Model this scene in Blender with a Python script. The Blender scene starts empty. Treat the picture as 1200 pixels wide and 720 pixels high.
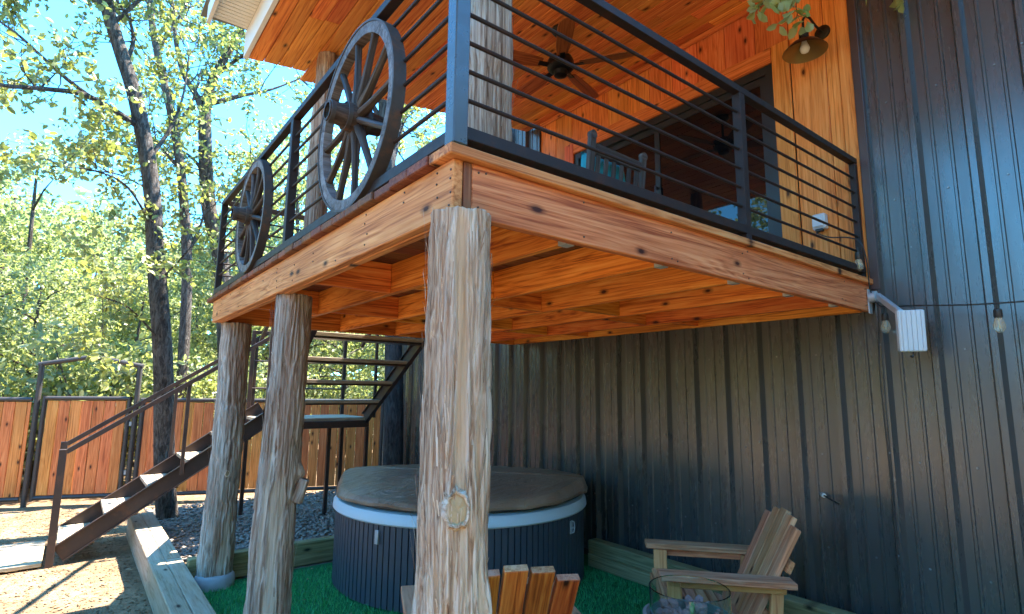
import bpy, bmesh, math, random
import numpy as np
from mathutils import Vector, Matrix, Euler

sc = bpy.context.scene
COL = sc.collection

# ------------------------------------------------------------------ camera
CAM = Vector((-.884, -1.452, 1.602))
YAW, PITCH, ROLL, FPX = .66, .1485, .011, 653.4
fw = Vector((math.sin(YAW) * math.cos(PITCH), math.cos(YAW) * math.cos(PITCH), math.sin(PITCH)))
rt = Vector((math.cos(YAW), -math.sin(YAW), 0))
up = rt.cross(fw)
rt2 = math.cos(ROLL) * rt + math.sin(ROLL) * up
up2 = -math.sin(ROLL) * rt + math.cos(ROLL) * up
cd = bpy.data.cameras.new('camera')
cam = bpy.data.objects.new('camera', cd)
COL.objects.link(cam)
cam.matrix_world = Matrix.Translation(CAM) @ Matrix((rt2, up2, -fw)).transposed().to_4x4()
cd.sensor_fit = 'HORIZONTAL'
cd.sensor_width = 36
cd.lens = FPX / 1200 * 36
cd.clip_end = 500
sc.camera = cam

# ------------------------------------------------------------------ sky, sun, exposure
SUN_EL = math.radians(60)
SUN_V = Vector((.99, -.07, 0)).normalized()          # towards the sun, on the ground
world = bpy.data.worlds.new('World')
sc.world = world
world.use_nodes = True
wn, wl = world.node_tree.nodes, world.node_tree.links
wn.clear()
sky = wn.new('ShaderNodeTexSky')
sky.sky_type = 'NISHITA'
sky.sun_disc = False
sky.sun_elevation = SUN_EL
sky.sun_rotation = math.atan2(SUN_V.x, SUN_V.y)
sky.air_density = .8
sky.dust_density = .1
sky.ozone_density = 3.0
tint = wn.new('ShaderNodeMix')
tint.data_type = 'RGBA'
tint.blend_type = 'MULTIPLY'
tint.inputs[0].default_value = 1
tint.inputs[7].default_value = (.19, .50, .60, 1)
bg = wn.new('ShaderNodeBackground')
bg.inputs[1].default_value = .15
wo = wn.new('ShaderNodeOutputWorld')
wl.new(sky.outputs[0], tint.inputs[6])
wl.new(tint.outputs[2], bg.inputs[0])
wl.new(bg.outputs[0], wo.inputs[0])
sd = bpy.data.lights.new('sun', 'SUN')
sd.energy = 2.1
sd.angle = math.radians(.53)
sd.color = (1, .94, .84)
so = bpy.data.objects.new('sun', sd)
COL.objects.link(so)
sdir = Vector((SUN_V.x * math.cos(SUN_EL), SUN_V.y * math.cos(SUN_EL), math.sin(SUN_EL)))
so.rotation_euler = sdir.to_track_quat('Z', 'Y').to_euler()
so.location = (12, -4, 20)
sc.view_settings.view_transform = 'Standard'
sc.view_settings.look = 'None'
sc.view_settings.gamma = 1
sc.view_settings.exposure = 4.1

# ------------------------------------------------------------------ numpy noise
def hash2(i, j, s):
    h = np.sin(i * 127.1 + j * 311.7 + s * 74.7) * 43758.5453
    return h - np.floor(h)
def vnoise(u, v, s=0, wrap=None):
    i, j = np.floor(u), np.floor(v)
    a, b = u - i, v - j
    a, b = a * a * (3 - 2 * a), b * b * (3 - 2 * b)
    i1 = i + 1
    if wrap:
        i, i1 = i % wrap, i1 % wrap
    return (hash2(i, j, s) * (1 - a) + hash2(i1, j, s) * a) * (1 - b) + (hash2(i, j + 1, s) * (1 - a) + hash2(i1, j + 1, s) * a) * b
def fbm(u, v, s=0, o=4):
    t, a = 0, .5
    for k in range(o):
        t = t + a * vnoise(u * 2 ** k, v * 2 ** k, s + k)
        a *= .5
    return t

# ------------------------------------------------------------------ materials
class NT:
    def __init__(self, name):
        m = bpy.data.materials.new(name)
        m.use_nodes = True
        self.m, self.t = m, m.node_tree
        self.b = self.t.nodes['Principled BSDF']
        self.out = self.t.nodes['Material Output']
    def n(self, typ, **kw):
        o = self.t.nodes.new('ShaderNode' + typ)
        for k, v in kw.items():
            setattr(o, k, v)
        return o
    def l(self, a, b):
        self.t.links.new(a, b)
    def sv(self, sock, v):
        if isinstance(v, bpy.types.NodeSocket):
            self.l(v, sock)
        else:
            sock.default_value = v
    def math(self, op, a, b=0.0, c=None):
        o = self.n('Math', operation=op)
        self.sv(o.inputs[0], a)
        self.sv(o.inputs[1], b)
        if c is not None:
            self.sv(o.inputs[2], c)
        return o.outputs[0]
    def vm(self, op, a, b):
        o = self.n('VectorMath', operation=op)
        self.sv(o.inputs[0], a)
        self.sv(o.inputs[1], b)
        return o.outputs[0]
    def coord(self, which='Object', scale=(1, 1, 1), rnd=0.0):
        c = self.n('TexCoord').outputs[which]
        if rnd:
            r = self.n('ObjectInfo').outputs['Random']
            c = self.vm('ADD', c, self.math('MULTIPLY', r, rnd))
        return self.vm('MULTIPLY', c, scale)
    def noise(self, vec, scale=5, detail=4, rough=.5, dist=0.0):
        o = self.n('TexNoise')
        self.l(vec, o.inputs['Vector'])
        o.inputs['Scale'].default_value = scale
        o.inputs['Detail'].default_value = detail
        o.inputs['Roughness'].default_value = rough
        o.inputs['Distortion'].default_value = dist
        return o.outputs['Fac']
    def ramp(self, fac, stops):
        o = self.n('ValToRGB')
        self.l(fac, o.inputs[0])
        e = o.color_ramp.elements
        while len(e) < len(stops):
            e.new(.5)
        for k, (p, c) in enumerate(stops):
            e[k].position = p
            e[k].color = (*c, 1) if len(c) == 3 else c
        return o.outputs[0]
    def mix(self, fac, a, b, mode='MIX'):
        o = self.n('Mix', data_type='RGBA', blend_type=mode)
        self.sv(o.inputs[0], fac)
        for i, v in ((6, a), (7, b)):
            self.sv(o.inputs[i], (*v, 1) if isinstance(v, tuple) and len(v) == 3 else v)
        return o.outputs[2]
    def bump(self, h, strength=.3, dist=.01):
        o = self.n('Bump')
        o.inputs['Strength'].default_value = strength
        o.inputs['Distance'].default_value = dist
        self.l(h, o.inputs['Height'])
        self.l(o.outputs[0], self.b.inputs['Normal'])
    def rgb(self, c):
        self.sv(self.b.inputs['Base Color'], (*c, 1) if isinstance(c, tuple) else c)
    def set(self, **kw):
        for k, v in kw.items():
            self.sv(self.b.inputs[k.replace('_', ' ')], v)

def g3(v):
    return (v, v, v)

def wood(name, lo, mid, hi, rough=.6, knots=.0, var=.25, grain=1.0, bump=.25, wear=None, wearamt=.5, spec=.3):
    """sawn board, grain along the piece's own X axis"""
    t = NT(name)
    v = t.coord(scale=(1, 1, 1), rnd=61.0)
    fine = t.noise(t.vm('MULTIPLY', v, (1.6, 60 * grain, 60 * grain)), 1.0, 6, .65, .4)
    rings = t.noise(t.vm('MULTIPLY', v, (.7, 13 * grain, 13 * grain)), 1.0, 3, .5, 1.1)
    rr = t.math('FRACT', t.math('MULTIPLY', rings, 7.0))
    rr = t.math('ABSOLUTE', t.math('SUBTRACT', rr, .5))
    g = t.math('ADD', t.math('MULTIPLY', fine, .80), t.math('MULTIPLY', rr, .32))
    col = t.ramp(g, [(.30, lo), (.47, mid), (.66, hi)])
    blot = t.noise(t.vm('MULTIPLY', v, (1.3, 4, 4)), 1.0, 3, .6)
    col = t.mix(t.math('MULTIPLY', t.math('SUBTRACT', blot, .4), 1.1), col, tuple(x * .62 for x in lo), 'MIX')
    if wear:
        wv = t.noise(t.vm('MULTIPLY', v, (2.4, 18, 18)), 1.0, 5, .7)
        wf = t.ramp(wv, [(.5 - .25 * wearamt, g3(0)), (.75 - .25 * wearamt, g3(1))])
        col = t.mix(wf, col, wear)
    if knots:
        vo = t.n('TexVoronoi', feature='F1', voronoi_dimensions='2D')
        t.l(t.vm('MULTIPLY', v, (2.6, 5.5, 1)), vo.inputs['Vector'])
        vo.inputs['Scale'].default_value = 1
        kd = t.math('ADD', vo.outputs['Distance'], t.math('MULTIPLY', fine, .10))
        kf = t.ramp(kd, [(.085, g3(1)), (.12, g3(.5)), (.18, g3(0))])
        # only some cells have a knot
        sel = t.math('GREATER_THAN', t.n('SeparateColor').outputs[0] if False else t.math('FRACT', t.math('MULTIPLY', vo.outputs['Color'], 1.0)), (.71 - knots * .40))
        kf = t.math('MULTIPLY', kf, sel)
        col = t.mix(kf, col, tuple(x * .16 for x in lo))
    r = t.n('ObjectInfo').outputs['Random']
    hs = t.n('HueSaturation')
    t.l(col, hs.inputs['Color'])
    t.l(t.math('MULTIPLY_ADD', t.math('FRACT', t.math('MULTIPLY', r, 7.31)), var * 2, 1 - var), hs.inputs['Value'])
    t.l(t.math('MULTIPLY_ADD', t.math('FRACT', t.math('MULTIPLY', r, 13.7)), .024, .488), hs.inputs['Hue'])
    t.rgb(hs.outputs[0])
    t.set(Roughness=t.math('MULTIPLY_ADD', fine, .25, rough - .12), Specular_IOR_Level=spec)
    t.bump(g, bump, .006)
    return t.m

def paint(name, c, rough=.45, metal=0.0, noise_amt=.25, scale=14, rust=None, spec=.5, bump=.06):
    t = NT(name)
    v = t.coord(rnd=20.0)
    a = t.noise(v, scale, 5, .65)
    col = t.mix(t.math('MULTIPLY', a, noise_amt), c, tuple(x * .45 for x in c))
    if rust:
        b = t.noise(v, scale * .55, 6, .75)
        col = t.mix(t.ramp(b, [(.52, g3(0)), (.66, g3(1))]), col, rust)
    t.rgb(col)
    t.set(Roughness=t.math('MULTIPLY_ADD', a, .3, rough - .15), Metallic=metal, Specular_IOR_Level=spec)
    t.bump(a, bump, .004)
    return t.m

def bark_mat(name, cols, scale=(30, 30, 2.4), bump=.6, dist=.02, rough=.9, peel=None):
    t = NT(name)
    v = t.coord(rnd=17.0)
    vs = t.vm('MULTIPLY', v, scale)
    a = t.noise(vs, 1.0, 8, .7, .8)
    b = t.noise(t.vm('MULTIPLY', v, tuple(x * .22 for x in scale)), 1.0, 4, .6, .5)
    mixv = t.math('ADD', t.math('MULTIPLY', a, .7), t.math('MULTIPLY', b, .3))
    n = len(cols)
    col = t.ramp(mixv, [(.36 + .21 * k / (n - 1), c) for k, c in enumerate(cols)])
    if peel:
        red = t.noise(t.vm('MULTIPLY', v, (9, 9, 1.1)), 1.0, 4, .6, .6)
        col = t.mix(t.ramp(red, [(.48, g3(0)), (.66, g3(.5))]), col, t.mix(a, (.10, .035, .016), (.44, .20, .10)))
        at = t.n('Attribute', attribute_name='peel')
        f2 = t.noise(t.vm('MULTIPLY', v, (60, 60, 2.0)), 1.0, 5, .6)
        pc = t.ramp(f2, [(.35, peel[0]), (.65, peel[1])])
        col = t.mix(at.outputs['Fac'], col, pc)
    t.rgb(col)
    t.set(Roughness=rough, Specular_IOR_Level=.15)
    t.bump(a, bump, dist)
    return t.m

def leaf_mat(name, stops, trans=.45, rough=.45):
    t = NT(name)
    at = t.n('Attribute', attribute_name='tint')
    col = t.ramp(at.outputs['Fac'], stops)
    t.rgb(col)
    t.set(Roughness=rough, Specular_IOR_Level=.5)
    tr = t.n('BsdfTranslucent')
    t.l(t.mix(1.0, col, (1.1, 1.15, .6), 'MULTIPLY'), tr.inputs[0])
    mx = t.n('MixShader')
    mx.inputs[0].default_value = trans
    t.l(t.b.outputs[0], mx.inputs[1])
    t.l(tr.outputs[0], mx.inputs[2])
    t.l(mx.outputs[0], t.out.inputs[0])
    return t.m

MT = {}
MT['cedar_rim'] = wood('cedar_rim', (.30, .075, .016), (.64, .225, .068), (.78, .35, .13), knots=.28, var=.06, rough=.62)
MT['cedar_under'] = wood('cedar_under', (.30, .048, .005), (.76, .205, .024), (.90, .35, .068), knots=.30, var=.16, rough=.55)
MT['cedar_ceiling'] = wood('cedar_ceiling', (.54, .10, .015), (.86, .26, .05), (.92, .38, .09), knots=.34, var=.16, rough=.5)
MT['cedar_wall'] = wood('cedar_wall', (.46, .095, .016), (.78, .205, .045), (.86, .30, .09), knots=.32, var=.15, rough=.55)
MT['deck_board'] = wood('deck_board', (.09, .024, .008), (.18, .055, .019), (.27, .10, .042), knots=.12, var=.2)
MT['fence_board'] = wood('fence_board', (.42, .105, .02), (.74, .225, .052), (.84, .32, .095), knots=.28, var=.14)
MT['tread_wood'] = wood('tread_wood', (.22, .16, .105), (.38, .30, .21), (.52, .43, .32), knots=.08, var=.08, rough=.75)
MT['timber'] = wood('timber', (.17, .115, .062), (.33, .245, .145), (.46, .37, .24), knots=.18, var=.10, rough=.8, wear=(.38, .31, .22), wearamt=.5)
MT['timber_green'] = wood('timber_green', (.13, .11, .045), (.26, .21, .10), (.36, .30, .16), knots=.15, var=.10, rough=.8)
MT['chair_back'] = wood('chair_back', (.20, .034, .005), (.46, .105, .016), (.62, .20, .038), knots=.25, var=.2, rough=.45)
MT['chair_grey'] = wood('chair_grey', (.25, .075, .028), (.52, .195, .085), (.66, .31, .155), knots=.12, var=.16, rough=.75, wear=(.56, .29, .17), wearamt=.35)
MT['chair_side'] = wood('chair_side', (.38, .12, .04), (.58, .24, .09), (.66, .33, .14), knots=.1, var=.1, rough=.65)
MT['dark_chair'] = wood('dark_chair', (.035, .032, .03), (.075, .07, .066), (.14, .13, .12), var=.2, rough=.7)
MT['wheel_wood'] = wood('wheel_wood', (.018, .012, .009), (.055, .040, .032), (.12, .095, .08), var=.18, rough=.6)
MT['felloe_wood'] = wood('felloe_wood', (.032, .022, .016), (.11, .082, .066), (.22, .18, .155), var=.18, rough=.6, wear=(.20, .195, .195), wearamt=.3)
MT['hub_wood'] = wood('hub_wood', (.020, .012, .008), (.06, .038, .026), (.12, .08, .058), var=.1, rough=.6)
MT['wheel_iron'] = paint('wheel_iron', (.06, .05, .045), .6, .1, .6, 18, rust=(.11, .055, .032))
MT['rail_steel'] = paint('rail_steel', (.032, .022, .020), .5, .0, .5, 20, rust=(.050, .024, .017), spec=.22)
MT['corner_steel'] = paint('corner_steel', (.085, .085, .088), .30, .3, .5, 16)
MT['stair_steel'] = paint('stair_steel', (.055, .034, .028), .42, .2, .5, 12, rust=(.085, .040, .026))
MT['pipe_steel'] = paint('pipe_steel', (.060, .048, .042), .5, .2, .4, 14)
MT['trim_brown'] = paint('trim_brown', (.085, .048, .040), .4, .2, .3, 6)
MT['white_trim'] = paint('white_trim', (.74, .72, .68), .5, 0, .12, 5)
MT['soffit_white'] = paint('soffit_white', (.70, .67, .60), .5, 0, .15, 5)
MT['galvanised'] = paint('galvanised', (.55, .57, .58), .42, .5, .25, 20)
MT['box_grey'] = paint('box_grey', (.60, .62, .63), .5, 0, .12, 10)
MT['black_plastic'] = paint('black_plastic', (.018, .018, .018), .45)
MT['door_frame'] = paint('door_frame', (.022, .024, .027), .35, 0, .2)
MT['fan_metal'] = paint('fan_metal', (.022, .017, .015), .35, .6, .3)
MT['fan_wood'] = wood('fan_wood', (.14, .026, .008), (.34, .075, .020), (.46, .13, .045), var=.1, rough=.35)
MT['lamp_out'] = paint('lamp_out', (.045, .034, .022), .4, .7, .4)
MT['lamp_in'] = paint('lamp_in', (.36, .22, .07), .4, .6, .35)
MT['concrete'] = paint('concrete', (.38, .39, .39), .85, 0, .45, 22, bump=.3)
MT['bowl_concrete'] = paint('bowl_concrete', (.26, .25, .235), .8, 0, .4, 18, bump=.2)
MT['lava'] = paint('lava', (.30, .17, .15), .9, 0, .6, 30, bump=.5)
MT['tub_slat'] = paint('tub_slat', (.050, .055, .068), .5, 0, .35, 9)
MT['tub_rim'] = paint('tub_rim', (.56, .60, .62), .4, 0, .15, 60)
MT['latch'] = paint('latch', (.42, .43, .44), .4, .3, .2)
MT['turquoise'] = paint('turquoise', (.045, .42, .50), .8, 0, .3, 30, spec=.2)
MT['screw'] = paint('screw', (.30, .29, .28), .4, .6, .2)
MT['nail'] = paint('nail', (.10, .06, .04), .5, .5, .2)
MT['roof_metal'] = paint('roof_metal', (.20, .20, .20), .4, .3, .2)
MT['backing'] = paint('backing', (.05, .05, .05), .8)
MT['stone'] = paint('stone', (.30, .245, .20), .9, 0, .6, 9, bump=.4)
MT['trunk'] = bark_mat('trunk', [(.022, .017, .014), (.065, .052, .043), (.15, .125, .105)], (30, 30, 9), 1.0, .05)
MT['trunk_shaded'] = bark_mat('trunk_shaded', [(.016, .014, .013), (.04, .036, .034), (.075, .068, .064)], (22, 22, 5), .8, .03)  # darker bark, holds the shadow on the trunk by the house corner
MT['cedar_bark'] = bark_mat('cedar_bark', [(.11, .058, .034), (.34, .20, .125), (.54, .38, .265), (.68, .55, .44)], (62, 62, 1.5), .75, .014,
                            peel=((.42, .25, .14), (.60, .42, .28)))
MT['cedar_bark_grey'] = bark_mat('cedar_bark_grey', [(.085, .050, .033), (.24, .155, .108), (.39, .29, .22), (.54, .45, .37)], (62, 62, 1.4), .75, .014,
                                 peel=((.40, .27, .18), (.56, .43, .32)))
MT['cut_wood'] = paint('cut_wood', (.50, .34, .18), .8, 0, .9, 45, bump=.3)
YG = [(0, (.055, .085, .018)), (.35, (.13, .17, .035)), (.7, (.24, .26, .055)), (1, (.38, .33, .06))]
MT['leaf_oak'] = leaf_mat('leaf_oak', [(0, (.14, .16, .07)), (.4, (.25, .27, .11)), (.75, (.38, .37, .12)), (1, (.52, .42, .06))], .45)
MT['leaf_wood'] = leaf_mat('leaf_wood', [(0, (.085, .115, .06)), (.4, (.25, .285, .145)), (.75, (.40, .415, .21)), (1, (.55, .49, .19))], .5)
MT['leaf_green'] = leaf_mat('leaf_green', [(0, (.13, .16, .055)), (.5, (.32, .34, .125)), (1, (.50, .49, .19))], .5)
MT['leaf_shade'] = leaf_mat('leaf_shade', [(0, (.27, .22, .07)), (.5, (.46, .36, .13)), (1, (.62, .46, .18))], .64)
MT['litter'] = leaf_mat('litter', [(0, (.10, .06, .03)), (.5, (.24, .15, .08)), (1, (.40, .29, .17))], .1, .8)
MT['turf_blade'] = leaf_mat('turf_blade', [(0, (.012, .17, .05)), (.5, (.026, .32, .10)), (1, (.08, .46, .16))], .25, .5)

def metal_wall_mat():
    t = NT('metal_siding')
    v = t.coord()
    a = t.noise(t.vm('MULTIPLY', v, (1, 1.6, .5)), 1.2, 4, .55)
    d = t.noise(v, 42, 3, .6)
    dirt = t.noise(t.vm('MULTIPLY', v, (3, 9, 1.2)), 1.0, 6, .7)
    col = t.mix(t.math('MULTIPLY', dirt, .5), (.155, .145, .138), (.080, .074, .069))
    vo = t.n('TexVoronoi', feature='F1')
    t.l(v, vo.inputs['Vector'])
    vo.inputs['Scale'].default_value = 4.5
    sp = t.math('LESS_THAN', t.math('ADD', vo.outputs['Distance'], t.math('MULTIPLY', d, .03)), .037)
    col = t.mix(t.math('MULTIPLY', sp, .6), col, (.42, .40, .36))
    t.rgb(col)
    t.set(Roughness=t.math('MULTIPLY_ADD', dirt, .20, .18), Metallic=.62, Specular_IOR_Level=.6)
    t.bump(a, .05, .03)
    return t.m
MT['metal_siding'] = metal_wall_mat()

def cover_mat():
    t = NT('vinyl_cover')
    v = t.coord()
    a = t.noise(v, 3.0, 5, .6)
    b = t.noise(v, 120, 3, .6)
    w = t.noise(t.vm('MULTIPLY', v, (2, 5, 3)), 1.6, 4, .6, 1.2)
    t.rgb(t.ramp(a, [(.3, (.20, .105, .062)), (.7, (.36, .215, .14))]))
    t.set(Roughness=.34, Specular_IOR_Level=.5)
    t.bump(t.math('ADD', t.math('MULTIPLY', w, 1.0), t.math('MULTIPLY', b, .04)), .5, .05)
    return t.m
MT['vinyl_cover'] = cover_mat()

def glass_dark():
    t = NT('door_glass')
    t.rgb((.004, .004, .005))
    t.set(Roughness=.02, Specular_IOR_Level=.55)
    return t.m
MT['door_glass'] = glass_dark()

def glass_clear():
    t = NT('clear_glass')
    t.rgb((.90, .97, .95))
    t.set(Roughness=.02, Transmission_Weight=1.0, IOR=1.45)
    return t.m
MT['clear_glass'] = glass_clear()

def bulb_mat():
    t = NT('bulb_glass')
    t.rgb((1, .9, .7))
    t.set(Roughness=.05, Transmission_Weight=.85, IOR=1.3)
    return t.m
MT['bulb_glass'] = bulb_mat()
MT['bulb_white'] = paint('bulb_white', (.80, .76, .66), .3, 0, .05)
MT['filament'] = paint('filament', (.75, .55, .25), .4)

def ground_mat():
    t = NT('dirt')
    v = t.coord()
    a = t.noise(v, 1.1, 5, .6)
    b = t.noise(v, 9, 6, .7)
    c = t.noise(v, 70, 4, .65)
    col = t.ramp(t.math('ADD', t.math('MULTIPLY', a, .35), t.math('ADD', t.math('MULTIPLY', b, .35), t.math('MULTIPLY', c, .3))),
                 [(.36, (.11, .066, .036)), (.5, (.24, .155, .088)), (.64, (.38, .27, .16))])
    t.rgb(col)
    t.set(Roughness=.95, Specular_IOR_Level=.1)
    t.bump(t.math('ADD', b, c), .7, .03)
    return t.m
MT['dirt'] = ground_mat()

def turf_mat():
    t = NT('turf_base')
    v = t.coord()
    b = t.noise(v, 60, 4, .7)
    t.rgb(t.ramp(b, [(.35, (.008, .11, .033)), (.65, (.02, .22, .075))]))
    t.set(Roughness=.8, Specular_IOR_Level=.2)
    t.bump(b, .6, .02)
    return t.m
MT['turf_base'] = turf_mat()

# ------------------------------------------------------------------ object helpers
def tag(o, label=None, cat=None, group=None, kind=None):
    for k, v in (('label', label), ('category', cat), ('group', group), ('kind', kind)):
        if v:
            o[k] = v
    return o
def thing(name, label, cat, loc=(0, 0, 0), rz=0.0, group=None):
    o = bpy.data.objects.new(name, None)
    COL.objects.link(o)
    o.location = loc
    o.rotation_euler = (0, 0, rz)
    o.empty_display_size = .1
    return tag(o, label, cat, group)
def put(name, me, mat, parent=None, M=None, world=False):
    """link mesh `me`; M is the local matrix (or a world one when world=True)"""
    o = bpy.data.objects.new(name, me)
    COL.objects.link(o)
    if mat is not None and not me.materials:
        me.materials.append(MT[mat])
    if M is None:
        M = Matrix.Identity(4)
    if parent is not None:
        o.parent = parent
        if world:
            r = parent
            while r.parent:
                r = r.parent
            base = Matrix.Translation(r.location) @ Euler(r.rotation_euler).to_matrix().to_4x4()
            chain = base
            if parent.parent:
                chain = base @ parent.matrix_basis
            M = chain.inverted() @ M
    o.matrix_basis = M
    return o

class MB:
    def __init__(self):
        self.v, self.f, self.n = [], [], 0
    def add(self, vs, fs):
        vs = [tuple(p) for p in vs]
        self.v += vs
        self.f += [tuple(i + self.n for i in f) for f in fs]
        self.n += len(vs)
    def box(self, a, b):
        x0, y0, z0 = a
        x1, y1, z1 = b
        self.add([(x0, y0, z0), (x1, y0, z0), (x1, y1, z0), (x0, y1, z0), (x0, y0, z1), (x1, y0, z1), (x1, y1, z1), (x0, y1, z1)],
                 [(0, 3, 2, 1), (4, 5, 6, 7), (0, 1, 5, 4), (1, 2, 6, 5), (2, 3, 7, 6), (3, 0, 4, 7)])
    def tube(self, pts, rad, n=8, cap=True):
        pts = [Vector(p) for p in pts]
        if not hasattr(rad, '__len__'):
            rad = [rad] * len(pts)
        rings = []
        ref = None
        for i, p in enumerate(pts):
            d = (pts[min(i + 1, len(pts) - 1)] - pts[max(i - 1, 0)]).normalized()
            if ref is None:
                ref = Vector((0, 0, 1)) if abs(d.z) < .9 else Vector((1, 0, 0))
            a = (ref - d * ref.dot(d)).normalized()
            ref = a
            b = d.cross(a)
            rings.append([p + rad[i] * (math.cos(2 * math.pi * k / n) * a + math.sin(2 * math.pi * k / n) * b) for k in range(n)])
        vs = [q for r in rings for q in r]
        fs = []
        for i in range(len(pts) - 1):
            for k in range(n):
                k2 = (k + 1) % n
                fs.append((i * n + k, i * n + k2, (i + 1) * n + k2, (i + 1) * n + k))
        if cap:
            fs.append(tuple(range(n - 1, -1, -1)))
            fs.append(tuple((len(pts) - 1) * n + k for k in range(n)))
        self.add(vs, fs)
    def lathe(self, prof, n=32, c=(0, 0, 0), ax='z', cap0=False, cap1=False):
        vs, fs = [], []
        for r, z in prof:
            for k in range(n):
                a = 2 * math.pi * k / n
                p = (r * math.cos(a), r * math.sin(a), z)
                if ax == 'x':
                    p = (z, r * math.cos(a), r * math.sin(a))
                vs.append((p[0] + c[0], p[1] + c[1], p[2] + c[2]))
        for i in range(len(prof) - 1):
            for k in range(n):
                k2 = (k + 1) % n
                fs.append((i * n + k, i * n + k2, (i + 1) * n + k2, (i + 1) * n + k))
        if cap0:
            fs.append(tuple(range(n - 1, -1, -1)))
        if cap1:
            fs.append(tuple((len(prof) - 1) * n + k for k in range(n)))
        self.add(vs, fs)
    def mesh(self, name, smooth=False, bevel=0):
        me = bpy.data.meshes.new(name)
        me.from_pydata(self.v, [], self.f)
        bm = bmesh.new()
        bm.from_mesh(me)
        bmesh.ops.recalc_face_normals(bm, faces=bm.faces)
        if bevel:
            bmesh.ops.bevel(bm, geom=list(bm.edges), offset=bevel, segments=1, affect='EDGES', clamp_overlap=True)
        bm.to_mesh(me)
        bm.free()
        if smooth:
            me.polygons.foreach_set('use_smooth', [True] * len(me.polygons))
            me.set_sharp_from_angle(angle=math.radians(40))
        return me
    def build(self, name, mat, parent=None, smooth=False, bevel=0, M=None, world=False):
        return put(name, self.mesh(name, smooth, bevel), mat, parent, M, world)

_cache = {}
def slab_mesh(l, w, t, bev, mat):
    """box centred on the origin: l along X (the grain), w along Y, t along Z; shared between alike pieces"""
    key = (round(l, 4), round(w, 4), round(t, 4), bev, mat)
    if key not in _cache:
        m = MB()
        m.box((-l / 2, -w / 2, -t / 2), (l / 2, w / 2, t / 2))
        me = m.mesh('board', False, bev)
        me.materials.append(MT[mat])
        _cache[key] = me
    return _cache[key]
def frame(xa, ya, c):
    """matrix whose X axis is xa (grain), Y as near ya as possible, origin c"""
    x = Vector(xa).normalized()
    y = Vector(ya)
    y = (y - x * y.dot(x)).normalized()
    z = x.cross(y)
    m = Matrix((x, y, z)).transposed().to_4x4()
    m.translation = Vector(c)
    return m
def board(name, parent, p0, p1, w, t, mat, wdir=(0, 0, 1), bev=.003, world=True):
    """board whose centre line runs p0 -> p1, its width w along wdir, thickness t"""
    p0, p1 = Vector(p0), Vector(p1)
    return put(name, slab_mesh((p1 - p0).length, w, t, bev, mat), None, parent, frame(p1 - p0, wdir, (p0 + p1) / 2), world)

def np_mesh(name, verts, loops, nper, attrs=None):
    """fast mesh from arrays: loops is a flat index array of faces with nper corners"""
    me = bpy.data.meshes.new(name)
    nf = len(loops) // nper
    me.vertices.add(len(verts))
    me.vertices.foreach_set('co', np.asarray(verts, np.float32).ravel())
    me.loops.add(len(loops))
    me.loops.foreach_set('vertex_index', np.asarray(loops, np.int32))
    me.polygons.add(nf)
    me.polygons.foreach_set('loop_start', np.arange(nf, dtype=np.int32) * nper)
    try:
        me.polygons.foreach_set('loop_total', np.full(nf, nper, np.int32))
    except Exception:
        pass
    for k, a in (attrs or {}).items():
        at = me.attributes.new(k, 'FLOAT', 'POINT')
        at.data.foreach_set('value', np.asarray(a, np.float32))
    me.update(calc_edges=True)
    me.validate()
    return me

def leaves_mesh(name, pts, size, seed, mat, jitter=.5, droop=.2, tintlo=0, tinthi=1, asp=.5):
    """folded six-point leaves, one at each point"""
    r = np.random.default_rng(seed)
    pts = np.asarray(pts, float)
    n = len(pts)
    d = r.normal(size=(n, 3))
    d[:, 2] -= droop
    d /= np.linalg.norm(d, axis=1)[:, None]
    q = r.normal(size=(n, 3))
    q[:, 2] += .6
    s = np.cross(d, q)
    s /= np.linalg.norm(s, axis=1)[:, None]
    nn = np.cross(s, d)
    L = size * (1 + jitter * r.uniform(-1, 1, n))[:, None]
    w = L * asp
    fold = r.uniform(.05, .35, n)[:, None]
    v = np.empty((n, 6, 3))
    v[:, 0] = pts
    v[:, 1] = pts + d * L * .35 + s * w * .5 + nn * w * fold
    v[:, 2] = pts + d * L * .75 + s * w * .42 + nn * w * fold * .6
    v[:, 3] = pts + d * L - nn * w * fold * .5
    v[:, 4] = pts + d * L * .75 - s * w * .42 + nn * w * fold * .6
    v[:, 5] = pts + d * L * .35 - s * w * .5 + nn * w * fold
    base = (np.arange(n) * 6)[:, None]
    f = np.concatenate([base + np.array([0, 1, 2, 3]), base + np.array([0, 3, 4, 5])], axis=1).ravel()
    tint_ = np.repeat(np.clip(r.beta(2.2, 2.6, n) * (tinthi - tintlo) + tintlo, 0, 1), 6)
    me = np_mesh(name, v.reshape(-1, 3), f, 4, {'tint': tint_})
    me.materials.append(MT[mat])
    return me

# ------------------------------------------------------------------ key dimensions
W = 3.356            # wall plane
L = 3.90             # length of the deck along the wall
ZT = 2.335           # top of joists
HJ = .184
ZB = ZT - HJ
ZD = ZT + .038       # top of deck boards
rng = random.Random(7)
GZ = -.09            # bare ground on the stair side

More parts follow.
